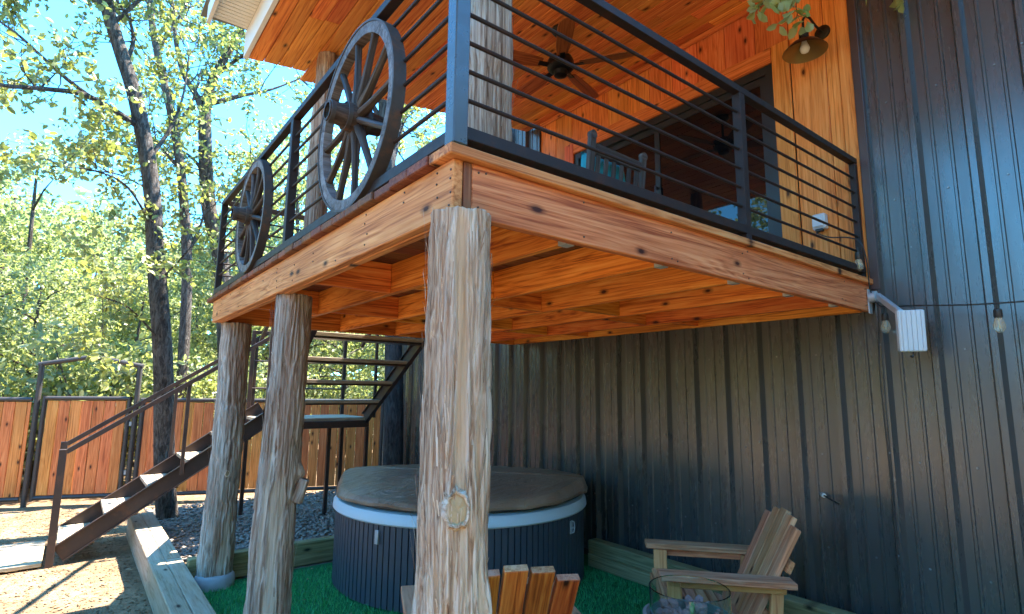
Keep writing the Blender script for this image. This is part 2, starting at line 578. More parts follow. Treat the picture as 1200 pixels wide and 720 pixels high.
# ------------------------------------------------------------------ the ground
def sheet(name, x0, x1, y0, y1, nx, ny, zf, mat, kind='structure'):
    xs, ys = np.linspace(x0, x1, nx), np.linspace(y0, y1, ny)
    X, Y = np.meshgrid(xs, ys, indexing='ij')
    Z = zf(X, Y)
    idx = np.arange(nx * ny).reshape(nx, ny)
    f = np.stack([idx[:-1, :-1], idx[1:, :-1], idx[1:, 1:], idx[:-1, 1:]], -1).ravel()
    me = np_mesh(name, np.stack([X, Y, Z], -1).reshape(-1, 3), f, 4)
    me.polygons.foreach_set('use_smooth', [True] * len(me.polygons))
    o = put(name, me, mat)
    o['kind'] = kind
    return o
def dirt_z(X, Y):
    near = np.exp(-((X + 1) ** 2 + (Y - 5) ** 2) / 60)
    return GZ + (fbm(X * 2.2, Y * 2.2, 3, 4) - .5) * .05 * near + (fbm(X * .25 + 9, Y * .25, 5, 3) - .5) * .5 * (1 - near) * np.clip((Y - 9) / 6, 0, 1)
far_ground = sheet('ground', -90, 90, -60, 120, 60, 60, lambda X, Y: GZ - .06 + 0 * X, 'dirt')
dirt = sheet('dirt_yard', -8, 10, -5, 16, 260, 300, dirt_z, 'dirt')
turf = sheet('turf', .0, 3.35, -3.2, 3.9, 8, 12, lambda X, Y: 0 * X + .0, 'turf_base')
bed = sheet('gravel_bed', .0, 3.35, 3.9, 7.4, 40, 40, lambda X, Y: -.03 + .03 * fbm(X * 3, Y * 3, 1), 'stone')

# turf blades (artificial grass): only where the deck area shows
def blades():
    r = np.random.default_rng(5)
    n = 52000
    x = r.uniform(.02, 3.0, n)
    y = r.uniform(.4, 3.78, n)
    keep = ((x - 2.05) ** 2 + (y - 3.05) ** 2 > 1.12 ** 2)
    x, y = x[keep], y[keep]
    n = len(x)
    a = r.uniform(0, 2 * math.pi, n)
    h = r.uniform(.018, .044, n)
    wv = .0028
    lx, ly = r.normal(0, .011, n), r.normal(0, .011, n)
    v = np.empty((n, 3, 3))
    v[:, 0] = np.stack([x - wv * np.cos(a), y - wv * np.sin(a), np.zeros(n)], -1)
    v[:, 1] = np.stack([x + wv * np.cos(a), y + wv * np.sin(a), np.zeros(n)], -1)
    v[:, 2] = np.stack([x + lx, y + ly, h], -1)
    me = np_mesh('turf_blades', v.reshape(-1, 3), np.arange(n * 3), 3, {'tint': np.repeat(r.uniform(0, 1, n), 3)})
    me.materials.append(MT['turf_blade'])
    o = put('turf_blades', me, None)
    tag(o, 'short emerald green artificial turf blades around the round hot tub', 'turf', kind='stuff')
blades()

# gravel stones and litter
def pebbles(name, n, xr, yr, zf, smin, smax, mat, seed, label, cat, hole=None):
    r = np.random.default_rng(seed)
    x, y = r.uniform(*xr, n), r.uniform(*yr, n)
    if hole is not None:
        k = hole(x, y)
        x, y = x[k], y[k]
    n = len(x)
    s = r.uniform(smin, smax, n) * r.uniform(.6, 1, n)
    base = np.array([[1, 0, 0], [0, 1, 0], [-1, 0, 0], [0, -1, 0], [0, 0, .7], [0, 0, -.7], [.7, .7, .3], [-.7, .65, .3], [-.7, -.7, .3], [.7, -.7, .3]])
    tri = np.array([[4, 0, 6], [4, 6, 1], [4, 1, 7], [4, 7, 2], [4, 2, 8], [4, 8, 3], [4, 3, 9], [4, 9, 0], [6, 0, 5], [1, 6, 5], [7, 1, 5], [2, 7, 5], [8, 2, 5], [3, 8, 5], [9, 3, 5], [0, 9, 5]])
    v = base[None] * (1 + .3 * r.uniform(-1, 1, (n, 10, 1))) * s[:, None, None]
    sx = r.uniform(.7, 1.4, (n, 1))
    v[:, :, 0] *= sx
    v[:, :, 2] *= r.uniform(.5, .9, (n, 1))
    a = r.uniform(0, 6.28, n)
    c, sn = np.cos(a)[:, None], np.sin(a)[:, None]
    vx, vy = v[:, :, 0] * c - v[:, :, 1] * sn, v[:, :, 0] * sn + v[:, :, 1] * c
    v[:, :, 0], v[:, :, 1] = vx + x[:, None], vy + y[:, None]
    v[:, :, 2] += (zf(x, y) + s * .2)[:, None]
    f = (tri[None] + (np.arange(n) * 10)[:, None, None]).ravel()
    me = np_mesh(name, v.reshape(-1, 3), f, 3)
    o = put(name, me, mat)
    tag(o, label, cat, kind='stuff')
pebbles('gravel', 9500, (.02, 3.3), (4.05, 7.6), lambda x, y: 0 * x - .005, .010, .036, 'stone', 2,
        'loose grey crushed stone behind the timber kerb under the stairs', 'gravel')
pebbles('dirt_crumbs', 9000, (-3, -.27), (2.5, 8.6), lambda x, y: dirt_z(x, y),   .003, .014, 'dirt', 3,
        'small crumbs of bare soil scattered over the yard', 'soil')
def litter():
    r = np.random.default_rng(8)
    n = 2600
    x, y = r.uniform(-3.2, 3.2, n), r.uniform(2.5, 9, n)
    k = (x < -.28) | (y > 4.1) | (r.random(n) < .12)
    x, y = x[k], y[k]
    z = np.where(x < -.1, dirt_z(x, y) + .006, np.where(y > 4.1, .035, .02))
    k = ((x - 2.05) ** 2 + (y - 3.05) ** 2 > 1.2 ** 2) & ((x < -.28) | (x > .05))
    x, y, z = x[k], y[k], z[k]
    me = leaves_mesh('leaf_litter', np.stack([x, y, z], -1), .045, 9, 'litter', droop=0)
    v = np.empty(len(me.vertices) * 3, np.float32)
    me.vertices.foreach_get('co', v)
    v = v.reshape(-1, 6, 3)
    v[:, :, 2] = v[:, :1, 2] + (v[:, :, 2] - v[:, :1, 2]) * .22 + .003
    me.vertices.foreach_set('co', v.ravel())
    tag(put('leaf_litter', me, None), 'dry brown fallen leaves strewn over the dirt and gravel', 'leaf litter', kind='stuff')
litter()

# ------------------------------------------------------------------ house
house = thing('house', 'house with dark ribbed metal siding and orange cedar porch wall and ceiling', 'house', (5.6, 1.5, 0))
PITCHR = .29
RIB0 = -.041
def siding_mesh(z0, z1, nr=3):
    """ribbed sheet: nr ribs of PITCHR, running along +Y from 0, outside towards -X"""
    prof = []
    for k in range(nr):
        o = k * PITCHR
        prof += [(o, -.046), (o + .016, -.046), (o + .034, 0), (o + .095, 0), (o + .100, -.007), (o + .112, -.007), (o + .117, 0),
                 (o + .186, 0), (o + .191, -.007), (o + .203, -.007), (o + .208, 0), (o + .256, 0), (o + .274, -.046)]
    prof.append((nr * PITCHR - .001, -.046))
    vs, fs = [], []
    for z in (z0, z1):
        vs += [(x, y, z) for y, x in prof]
    n = len(prof)
    for i in range(n - 1):
        fs.append((i, i + n, i + n + 1, i + 1))
    # thickness behind
    vs2 = [(x + .004, y, z) for x, y, z in vs]
    vs += vs2
    for i in range(n - 1):
        fs.append((2 * n + i, 2 * n + i + 1, 3 * n + i + 1, 3 * n + i))
    fs += [(0, 2 * n, 3 * n, n), (n - 1, 2 * n - 1, 4 * n - 1, 3 * n - 1)]
    for i in range(n - 1):
        fs.append((i, i + 1, 2 * n + i + 1, 2 * n + i))
        fs.append((n + i, 3 * n + i, 3 * n + i + 1, n + i + 1))
    me = bpy.data.meshes.new('siding_panel')
    me.from_pydata(vs, [], fs)
    me.materials.append(MT['metal_siding'])
    return me
full, low = siding_mesh(.04, 5.25), siding_mesh(.04, ZT + .03)
for k in range(-6, 8):
    y0 = RIB0 + .87 * k
    me = full if (k < 0 or k >= 4) else low
    put('siding_panel', me, None, house, Matrix.Translation((W + rng.uniform(-.0015, .0015), y0, 0)), True)
YN, YF = RIB0 - .87 * 6, RIB0 + .87 * 8
m = MB()
m.box((W + .01, YN, 0), (W + .15, YF, 2.36))
m.box((W + .01, YN, 2.361), (W + .15, RIB0 - .02, 5.2))
m.box((W + .01, 3.46, 2.361), (W + .15, YF, 5.2))
m.box((W + .04, RIB0 - .019, 2.361), (W + .15, 3.459, 5.2))
m.box((W + .151, YN, 0), (W + 4.6, YN + .12, 5.2))
m.box((W + .151, YF - .12, 0), (W + 4.6, YF, 5.2))
m.box((W + 4.48, YN + .13, 0), (W + 4.6, YF - .13, 5.2))
m.build('wall_core', 'backing', house, world=True)
m = MB()
hx = W + 2.3
m.add([(W - .05, YN - .3, 5.26), (hx, YN - .3, 6.1), (W + 4.9, YN - .3, 5.26), (W - .05, YF + .3, 5.26), (hx, YF + .3, 6.1), (W + 4.9, YF + .3, 5.26)],
      [(0, 1, 4, 3), (1, 2, 5, 4), (0, 2, 1), (3, 4, 5), (0, 3, 5, 2)])
m.build('roof', 'roof_metal', house, world=True)
# screws on the siding
m = MB()
for z in (.55, 1.18, 1.88, 2.9, 3.6, 4.3, 4.9):
    for k in range(-12, 24):
        y = RIB0 + PITCHR * k + .15
        if z > 2.2 and -.05 < y < 3.45:
            continue
        m.lathe([(.0075, 0), (.006, -.006)], 6, (W - .0005, y + rng.uniform(-.004, .004), z), 'x', cap1=True)
        if k % 3 == 0:
            m.lathe([(.0075, 0), (.006, -.006)], 6, (W - .0465, y - .143, z + .05), 'x', cap1=True)
o = m.build('siding_screws', 'screw', house, world=True)
o['kind'] = 'stuff'
# corner trims
m = MB()
m.box((W - .058, -.066, 2.30), (W + .02, -.012, 5.2))
m.build('corner_trim', 'trim_brown', house, world=True, bevel=.003)
m = MB()
m.box((W - .04, 3.442, 2.372), (W + .02, 3.468, 4.9))
m.build('corner_trim', 'trim_brown', house, world=True, bevel=.003)
m = MB()
m.box((W - .060, YN, .0), (W - .050, YF, .06))
m.build('base_trim', 'trim_brown', house, world=True)

# cedar porch wall
CZ = lambda x: 4.435 + .121 * x          # underside of the porch ceiling
DY0, DY1, DZ1 = .575, 2.86, 4.255        # door opening
def wall_board(y0, y1, z0, z1, proud=0.0, nm='wall_board'):
    j = rng.uniform(-.002, .002)
    board(nm, house, (W - .012 - proud + j, (y0 + y1) / 2, z0), (W - .012 - proud + j, (y0 + y1) / 2, z1), (y1 - y0) - .005, .022, 'cedar_wall', (0, 1, 0))
CT = CZ(W) - .01
for a, b in ((.082, .172), (.172, .429)):
    wall_board(a, b, ZD + .004, CT)
wall_board(-.010, .080, ZD + .004, CT, .016, 'corner_board')
wall_board(.431, DY0 - .004, ZD + .006, DZ1 + .135, .018, 'door_casing')
wall_board(DY1 + .004, DY1 + .15, ZD + .006, DZ1 + .135, .018, 'door_casing')
board('door_header', house, (W - .030, DY0 - .002, DZ1 + .068), (W - .030, DY1 + .002, DZ1 + .068), .13, .022, 'cedar_wall', (0, 0, 1))
yy = .431
while yy < 3.43:
    y1 = min(yy + .274, 3.438)
    if y1 - yy > .05:
        z0 = DZ1 + .005 if (yy + y1) / 2 < DY1 + .02 else ZD + .004
        wall_board(yy, y1, z0, CT)
    yy += .274
board('crown_trim', house, (W - .045, -.01, CZ(W) - .036), (W - .045, 3.43, CZ(W) - .036), .05, .022, 'cedar_wall', (0, 0, 1))
# sliding door
door = MB()
fx0, fx1 = W - .020, W + .035
door.box((fx0, DY0, ZD + .004), (fx1, DY0 + .06, DZ1))
door.box((fx0, DY1 - .06, ZD + .004), (fx1, DY1, DZ1))
door.box((fx0 + .001, DY0 + .061, DZ1 - .07), (fx1, DY1 - .061, DZ1 - .001))
door.box((fx0 - .02, DY0 + .061, ZD + .004), (fx1, DY1 - .061, ZD + .05))
dr = door.build('sliding_door', 'door_frame', house, world=True)
ym = (DY0 + DY1) / 2 + .02
for a, b, dx in ((DY0 + .062, ym + .03, 0), (ym - .03, DY1 - .062, .026)):
    s = MB()
    x0, x1 = W - .004 + dx, W + .018 + dx
    zb, zt = ZD + .054, DZ1 - .074
    s.box((x0, a, zb), (x1, a + .055, zt))
    s.box((x0, b - .055, zb), (x1, b, zt))
    s.box((x0, a + .0555, zt - .06), (x1, b - .0555, zt))
    s.box((x0, a + .0555, zb), (x1, b - .0555, zb + .08))
    s.build('sash', 'door_frame', dr, world=True)
    g = MB()
    g.box((x0 + .008, a + .056, zb + .081), (x1 - .006, b - .056, zt - .061))
    g.build('pane', 'door_glass', dr, world=True)
h = MB()
h.tube([(W - .045, ym + .0, 3.25), (W - .05, ym, 3.3), (W - .05, ym, 3.5), (W - .045, ym, 3.55)], .008, 6)
h.box((W - .045, ym - .012, 3.26), (W - .005, ym + .012, 3.28))
h.box((W - .045, ym - .012, 3.52), (W - .005, ym + .012, 3.54))
h.build('handle', 'door_frame', dr, world=True)

# porch ceiling: single boards along the wall, sloping away from it
bw = .122
x = .035
k = 0
while x < W - .03:
    w = min(bw, W - .02 - x)
    yend = 3.52 if x + w / 2 < .5 else 3.70
    xc = x + w / 2
    # most boards run in two lengths
    cuts = [-.95, yend + rng.uniform(-.004, .004)]
    cuts.insert(1, rng.uniform(.4, 2.9))
    for a, b in zip(cuts[:-1], cuts[1:]):
        z = CZ(xc) + .010 + rng.uniform(-.0012, .0012)
        board('ceiling_board', house, (xc, a + .0015, z), (xc, b - .0015, z), w - .006, .018, 'cedar_ceiling', (1, 0, .121))
    x += bw
m = MB()
m.add([(.035, -.94, CZ(.035) + .03), (W - .01, -.94, CZ(W) + .03), (W - .01, 3.5, CZ(W) + .03), (.035, 3.5, CZ(.035) + .03),
       (.035, -.94, CZ(.035) + .20), (W - .01, -.94, CZ(W) + .20), (W - .01, 3.5, CZ(W) + .20), (.035, 3.5, CZ(.035) + .20)],
      [(0, 3, 2, 1), (4, 5, 6, 7), (0, 1, 5, 4), (1, 2, 6, 5), (2, 3, 7, 6), (3, 0, 4, 7)])
m.build('roof_deck', 'backing', house, world=True)
m = MB()
zo = CZ(.0)
m.box((-.005, -.96, zo - .005), (.030, 3.525, zo + .235))
m.build('fascia', 'white_trim', house, world=True, bevel=.002)
sy = -.96
while sy < 3.42:
    m = MB()
    for q in range(4):
        o_ = sy + q * .048
        m.box((-.275, o_ + .0, zo + .236), (-.006, o_ + .040, zo + .246))
        m.box((-.275, o_ + .0405, zo + .243), (-.006, o_ + .0475, zo + .250))
    m.build('soffit_panel', 'soffit_white', house, world=True)
    sy += .193
m = MB()
m.box((-.305, -.98, zo + .20), (-.276, 3.53, zo + .36))
m.build('eave_trim', 'white_trim', house, world=True)
m = MB()
m.add([(-.33, -1.0, zo + .37), (W, -1.0, CZ(W) + .24), (W, 3.74, CZ(W) + .24), (-.33, 3.74, zo + .37),
       (-.33, -1.0, zo + .39), (W, -1.0, CZ(W) + .27), (W, 3.74, CZ(W) + .27), (-.33, 3.74, zo + .39)],
      [(0, 3, 2, 1), (4, 5, 6, 7), (0, 1, 5, 4), (1, 2, 6, 5), (2, 3, 7, 6), (3, 0, 4, 7)])
m.build('porch_roof_sheet', 'roof_metal', house, world=True)

# ------------------------------------------------------------------ cedar log posts
def log_mesh(name, h, r0, r1, seed, mat, nseg=128, dz=.011, groove=.009, ngro=26, peels=(), bulges=(), bend=.016):
    nz = max(8, int(h / dz))
    th = np.linspace(0, 2 * math.pi, nseg, endpoint=False)
    zz = np.linspace(0, h, nz)
    Z, T = np.meshgrid(zz, th, indexing='ij')
    U = T / (2 * math.pi)
    warp = (vnoise(U * 6, Z * 2.2, seed + 5, 6) - .5) * .05
    tw = Z * .02
    u1 = (U + warp + tw)
    g1 = vnoise(np.mod(u1, 1) * ngro, Z * 2.6, seed, ngro)
    g2 = vnoise(np.mod(u1 + .013, 1) * ngro * 2, Z * 6.0, seed + 1, ngro * 2)
    g3_ = vnoise(U * ngro * 4, Z * 14, seed + 2, ngro * 4)
    ridg = 1 - np.abs(2 * g1 - 1)
    ridg2 = 1 - np.abs(2 * g2 - 1)
    low = vnoise(U * 4, Z * 1.3, seed + 7, 4) - .5
    lump = vnoise(U * 3, Z * 3.1, seed + 8, 3) - .5
    peel = np.zeros_like(Z)
    for (a, wd, za, zb) in peels:
        da = np.abs(np.angle(np.exp(1j * (T - a - .25 * (vnoise(Z * 0, Z * 3, seed + 9) - .5)))))
        wv = wd * (1 + .6 * (vnoise(Z * 0 + 3, Z * 7, seed + 4) - .5))
        p = np.clip((wv - da) / .06, 0, 1) * np.clip((Z - za) / .1, 0, 1) * np.clip((zb - Z) / .1, 0, 1)
        peel = np.maximum(peel, p)
    mid = vnoise(U * 7, Z * 8.0, seed + 12, 7) - .5
    rad = (r0 + (r1 - r0) * Z / h) * (1 + .15 * low + .10 * lump + .07 * mid)
    cr1 = np.exp(-((g1 - .5) / .085) ** 2)
    cr2 = np.exp(-((g2 - .5) / .13) ** 2)
    rough_ = groove * (.35 * (ridg - .5) - 1.25 * cr1 - .75 * cr2 + (g3_ - .5) * .75 + .9)
    rad = rad + rough_ * (1 - .85 * peel) - .006 * peel
    for (a, zc, amp, sa, sz) in bulges:
        da = np.angle(np.exp(1j * (T - a)))
        rad = rad + amp * np.exp(-(da / sa) ** 2 - ((Z - zc) / sz) ** 2)
    # frayed top edge
    ox = bend * np.sin(Z * 1.7 + seed)
    oy = bend * np.cos(Z * 1.3 + seed * 2)
    top = Z + (Z > h - dz * 1.5) * (vnoise(U * 40, Z * 0, seed, 40) - .5) * .012
    V = np.stack([ox + rad * np.cos(T), oy + rad * np.sin(T), np.minimum(top, h)], -1).reshape(-1, 3)
    idx = np.arange(nz * nseg).reshape(nz, nseg)
    nx = np.roll(idx, -1, 1)
    f = np.stack([idx[:-1], nx[:-1], nx[1:], idx[1:]], -1).ravel()
    me = np_mesh(name, V, f, 4, {'peel': peel.ravel()})
    bm = bmesh.new()
    bm.from_mesh(me)
    bm.verts.ensure_lookup_table()
    bm.faces.new([bm.verts[i] for i in idx[0][::-1]])
    bm.faces.new([bm.verts[i] for i in idx[-1]])
    bm.to_mesh(me)
    bm.free()
    me.polygons.foreach_set('use_smooth', [True] * len(me.polygons))
    me.materials.append(MT[mat])
    return me
def fibres(name, parent, cx, cy, z0, h, r, n, seed, mat):
    """torn strips of bark standing off the log"""
    R_ = random.Random(seed)
    m = MB()
    for _ in range(n):
        a = R_.uniform(0, 6.28)
        zb = R_.uniform(.02, h - .1)
        ln = R_.uniform(.03, .20)
        wd = R_.uniform(.0006, .0022)
        off0, off1 = R_.uniform(-.002, .004), R_.uniform(.002, .016) * (1.8 if R_.random() < .15 else 1)
        drift = R_.uniform(-.12, .12)
        pts = []
        for q in range(4):
            t = q / 3
            aa = a + drift * t
            rr = r + off0 + (off1 - off0) * t * t
            pts.append((aa, rr, zb + ln * t))
        vs = []
        for aa, rr, z in pts:
            da = wd / r
            for s in (-1, 1):
                vs.append((cx + rr * math.cos(aa + s * da), cy + rr * math.sin(aa + s * da), z0 + z))
        m.add(vs, [(0, 1, 3, 2), (2, 3, 5, 4), (4, 5, 7, 6)])
    o = m.build(name, mat, parent, world=True)
    o['kind'] = 'stuff'
    return o
def cut_knot(parent, c, nrm, r, seed=1):
    """a sawn-off limb: proud ring of bark round a pale cut face"""
    nrm = Vector(nrm).normalized()
    M = nrm.to_track_quat('Z', 'Y').to_matrix().to_4x4()
    M.translation = Vector(c)
    R_ = random.Random(seed)
    m = MB()
    n = 26
    prof = [(1.5, -.03), (1.28, -.004), (1.05, .009), (.90, .006), (.84, .001), (.5, .004), (.15, .002)]
    vs, fs = [], []
    wob = [1 + .05 * math.sin(3 * k * 6.28 / n + seed) + R_.uniform(-.09, .09) for k in range(n)]
    for rr, z in prof:
        for k in range(n):
            a = k * 6.28318 / n
            vs.append((rr * r * wob[k] * math.cos(a) * .78, rr * r * wob[k] * math.sin(a) * 1.12, z + R_.uniform(-.0015, .0015)))
    for i in range(len(prof) - 1):
        for k in range(n):
            fs.append((i * n + k, i * n + (k + 1) % n, (i + 1) * n + (k + 1) % n, (i + 1) * n + k))
    cut = 3
    m.add(vs[:(cut + 1) * n], fs[:cut * n])
    m.build('knot_collar', 'cedar_bark', parent, True, M=M, world=True)
    m = MB()
    f2 = [tuple(i - cut * n for i in f) for f in fs[cut * n:]]
    f2.append(tuple((len(prof) - 1 - cut) * n + k for k in range(n)))
    m.add(vs[cut * n:], f2)
    return m.build('knot', 'cut_wood', parent, True, M=M, world=True)

# ------------------------------------------------------------------ deck
deck = thing('deck', 'raised cedar deck with a plank floor carried on bark-covered log posts', 'deck', (.15, 2.0, 0))
def toward_cam(cx, cy):
    return math.atan2(CAM.y - cy, CAM.x - cx)
a3 = toward_cam(.02, .0)
post = put('post', log_mesh('near_log', ZB, .110, .087, 11, 'cedar_bark', 220, .006, .0085, 30,
           peels=((a3 + .10, .20, 1.15, 2.20), (a3 - .55, .10, .2, 1.2), (a3 + .7, .10, .9, 1.6)),
           bulges=((a3 + .95, .98, .022, .35, .10), (a3 + .1, 1.28, .012, .5, .10))), None, deck, Matrix.Translation((.022, -.012, 0)), True)
post['label'] = 'thick shaggy log post under the deck corner with a sawn limb knot'
fibres('bark_strips', post, .022, -.012, 0, ZB, .100, 520, 4, 'cedar_bark')
ak = a3 + .12
cut_knot(post, (.022 + .106 * math.cos(ak), -.012 + .106 * math.sin(ak), 1.278), (math.cos(ak), math.sin(ak), .05), .040, 3)
ak = a3 - .18 + .5
a2 = toward_cam(.10, 1.98)
post = put('post', log_mesh('mid_log', ZB, .118, .096, 23, 'cedar_bark_grey', 150, .009, .0095, 24,
           peels=((a2 + .0, .30, .0, 1.15), (a2 - .6, .12, .5, 1.5)),
           bulges=((a2 + 1.25, 1.12, .035, .28, .05),)), None, deck, Matrix.Translation((.10, 1.98, 0)), True)
stub = put('branch_stub', log_mesh('branch_stub', .13, .034, .026, 61, 'cedar_bark_grey', 40, .008, .005, 10), None, post,
           frame(Vector((.2, .3, .9)), Vector((0, 1, 0)), (0, 0, 0)) @ Matrix.Identity(4), True)
stub.matrix_basis = post.matrix_basis.inverted() @ deck.matrix_basis.inverted() @ (Matrix.Translation((.10 + .078, 1.98 - .058, .97)) @ Vector((.24, -.17, .95)).to_track_quat('Z', 'Y').to_matrix().to_4x4())
fibres('bark_strips', post, .10, 1.98, 0, ZB, .110, 260, 5, 'cedar_bark_grey')
a1 = toward_cam(.18, 3.84)
post = put('post', log_mesh('far_log', ZB - .09, .118, .112, 31, 'cedar_bark_grey', 130, .010, .010, 22, peels=((a1 + .5, .25, .0, .5),)),
           None, deck, Matrix.Translation((.18, 3.84, .09)), True)
fibres('bark_strips', post, .18, 3.84, .09, ZB - .09, .120, 160, 6, 'cedar_bark_grey')
cut_knot(post, (.18 + .118 * math.cos(a1 + .25), 3.84 + .118 * math.sin(a1 + .25), .90), (math.cos(a1 + .25), math.sin(a1 + .25), .0), .020, 9)
m = MB()
m.lathe([(.150, 0), (.152, .04), (.146, .085), (.13, .10), (.0, .102)], 28, (.18, 3.84, 0))
m.build('footing', 'concrete', deck, True, world=True)
# two posts along the far/inner side hidden by the tub are carried by the wall ledger
# upper posts, from the deck to the porch roof
for cx, cy, r, sd_ in ((.475, .46, .098, 41), (.60, 3.16, .085, 47)):
    p = put('roof_post', log_mesh('roof_log', CZ(cx) - ZD - .004, r, r * .92, sd_, 'cedar_bark_grey', 130, .010, .007, 26), None, deck,
            Matrix.Translation((cx, cy, ZD + .001)), True)
    fibres('bark_strips', p, cx, cy, ZD, CZ(cx) - ZD, r, 90, sd_, 'cedar_bark_grey')
# rims: double beam on the open side, single on the ends
T = .038
board('rim_joist', deck, (-.0 + T / 2, -.0, ZT - HJ / 2), (T / 2, L, ZT - HJ / 2), HJ, T, 'cedar_rim', (0, 0, 1), .004)
board('beam_ply', deck, (T * 1.5 + .001, .042, ZT - HJ / 2 - .002), (T * 1.5 + .001, L - .04, ZT - HJ / 2 - .002), HJ, T, 'cedar_rim', (0, 0, 1), .004)
board('rim_joist', deck, (.034 + T, T / 2 - .003, ZT - HJ / 2), (W - .06, T / 2 - .003, ZT - HJ / 2), HJ, T, 'cedar_rim', (0, 0, 1), .004)
board('rim_joist', deck, (T * 2 + .003, L - T / 2 - .001, ZT - HJ / 2), (W - .05, L - T / 2 - .001, ZT - HJ / 2), HJ, T, 'cedar_under', (0, 0, 1), .004)
board('ledger', deck, (W - .072, .05, ZT - HJ / 2), (W - .072, L - .05, ZT - HJ / 2), HJ, T, 'cedar_under', (0, 0, 1), .004)
board('corner_strip', deck, (.038 + .016, -.004 + .006, ZB + .002), (.038 + .016, -.004 + .006, ZT - .004), .030, .012, 'deck_board', (1, 0, 0), .002)
JX = (.55, 1.13, 1.72, 2.29, 2.88)
for jx in JX:
    board('joist', deck, (jx, T + .002, ZT - HJ / 2 + .002), (jx, L - T - .004, ZT - HJ / 2 + .002), HJ - .006, T, 'cedar_under', (0, 0, 1), .003)
xs = [T * 2 + .001] + list(JX) + [W - .08]
for k in range(len(xs) - 1):
    a, b = xs[k] + (T / 2 if k else 0), xs[k + 1] - (T / 2 if k < len(xs) - 2 else 0)
    for yb in ((1.32, 2.62) if k % 2 else (1.55, 2.80)):
        board('blocking', deck, (a + .001, yb, ZT - HJ / 2 + .004), (b - .001, yb, ZT - HJ / 2 + .004), HJ - .012, T, 'cedar_under', (0, 0, 1), .003)
# joist hangers, seen as bright bits along the end rim
for jx in JX:
    m = MB()
    m.box((jx - .023, T + .003, ZB + .004), (jx - .0195, T + .045, ZB + .13))
    m.box((jx + .0195, T + .003, ZB + .004), (jx + .023, T + .045, ZB + .13))
    m.box((jx - .023, T + .003, ZB - .0005), (jx + .023, T + .045, ZB + .0035))
    m.build('joist_hanger', 'galvanised', deck, world=True)
# floor boards run towards the house; the first one noses over the end rim
y = -.030
k = 0
while y < L + .02:
    x0 = -.030 + rng.uniform(-.005, .005)
    x1 = W - .052
    board('floor_board', deck, (x0, y + .07, ZT + .019 + rng.uniform(-.001, .001)), (x1, y + .07, ZT + .019 + rng.uniform(-.001, .001)), .140, .0365,
          'deck_board' if k else 'cedar_rim', (0, 1, 0), .004)
    y += .1455
    k += 1
# screws in the rims
m = MB()
def disc(mb, c, r, ax):
    if ax == 'x':
        mb.lathe([(r, 0), (r * .8, -.003)], 7, c, 'x', cap1=True)
    else:
        n0 = mb.n
        mb.lathe([(r, 0), (r * .8, .003)], 7, (0, 0, 0), 'z', cap1=True)
        vs = mb.v[n0:]
        mb.v[n0:] = [(c[0] + p[0], c[1] - p[2], c[2] + p[1]) for p in vs]
for yb in [.03, .09] + [.35 + .32 * q for q in range(12)]:
    for zq in (.03, .075, .12, .155):
        if yb > .1 and rng.random() < .45:
            continue
        disc(m, (-.0005, yb + rng.uniform(-.02, .02), ZB + zq + rng.uniform(-.008, .008)), .0042, 'x')
for xb in [.095, .125, .38, .58, 1.12, 1.16, 1.7, 1.75, 2.3, 2.85, 2.9, 3.22, 3.24]:
    for zq in (.03, .15):
        if rng.random() < .7:
            disc(m, (xb, -.0035, ZB + zq + rng.uniform(-.012, .012)), .0042, 'y')
o = m.build('rim_screws', 'nail', deck, world=True)
o['kind'] = 'stuff'

# ------------------------------------------------------------------ railing
ZR = ZT + .905
ZBOT = ZD + .075
RX = .020           # line of the side railing
RY = .030           # line of the end railing
NB = 6
def sq(mb, p0, p1, s, wz=None):
    p0, p1 = Vector(p0), Vector(p1)
    d = (p1 - p0).normalized()
    a = Vector((0, 0, 1)) if abs(d.z) < .9 else Vector((1, 0, 0))
    a = (a - d * a.dot(d)).normalized()
    b = d.cross(a)
    h, w = s / 2, (wz or s) / 2
    vs = []
    for p in (p0, p1):
        for i, j in ((-1, -1), (1, -1), (1, 1), (-1, 1)):
            vs.append(p + a * h * i + b * w * j)
    mb.add(vs, [(3, 2, 1, 0), (4, 5, 6, 7), (0, 1, 5, 4), (1, 2, 6, 5), (2, 3, 7, 6), (3, 0, 4, 7)])
def steel(name, parent, p0, p1, s, mat='rail_steel', w=None, bev=.002):
    m = MB()
    sq(m, p0, p1, s, w)
    return m.build(name, mat, parent, world=True, bevel=bev)
def rod(name, parent, p0, p1, r, mat='rail_steel', n=8):
    m = MB()
    m.tube([p0, p1], r, n)
    return m.build(name, mat, parent, True, world=True)
WH = ((.835, 2.795, .425), (2.68, 2.795, .405))         # wagon wheels: y, z, r
side = thing('deck_railing', 'dark steel railing with horizontal rods and two wagon wheels set in it', 'railing', (RX, 2, ZD))
endr = thing('deck_railing', 'dark steel railing with horizontal rods running from corner to siding', 'railing', (1.6, RY, ZD))
steel('corner_post', endr, (RX - .012, RY - .03, ZD + .001), (RX - .012, RY - .03, ZR + .03), .056, 'corner_steel', bev=.004)
steel('top_rail', endr, (RX + .030, RY, ZR - .02), (W - .055, RY, ZR - .02), .038, w=.045)
steel('bottom_rail', endr, (RX + .030, RY, ZBOT - .01), (W - .055, RY, ZBOT - .01), .045, w=.05)
steel('post', endr, (1.80, RY, ZD + .001), (1.80, RY, ZR - .041), .048)
steel('end_post', endr, (W - .072, RY - .001, ZD + .001), (W - .072, RY - .001, ZR - .042), .040)
gap = (ZR - .04 - ZBOT - .012) / (NB + 1)
BZ = [ZBOT + .012 + gap * (k + 1) for k in range(NB)]
for z in BZ:
    for a, b in ((RX + .026, 1.775), (1.825, W - .094)):
        rod('rod', endr, (a, RY, z), (b, RY, z), .0078)
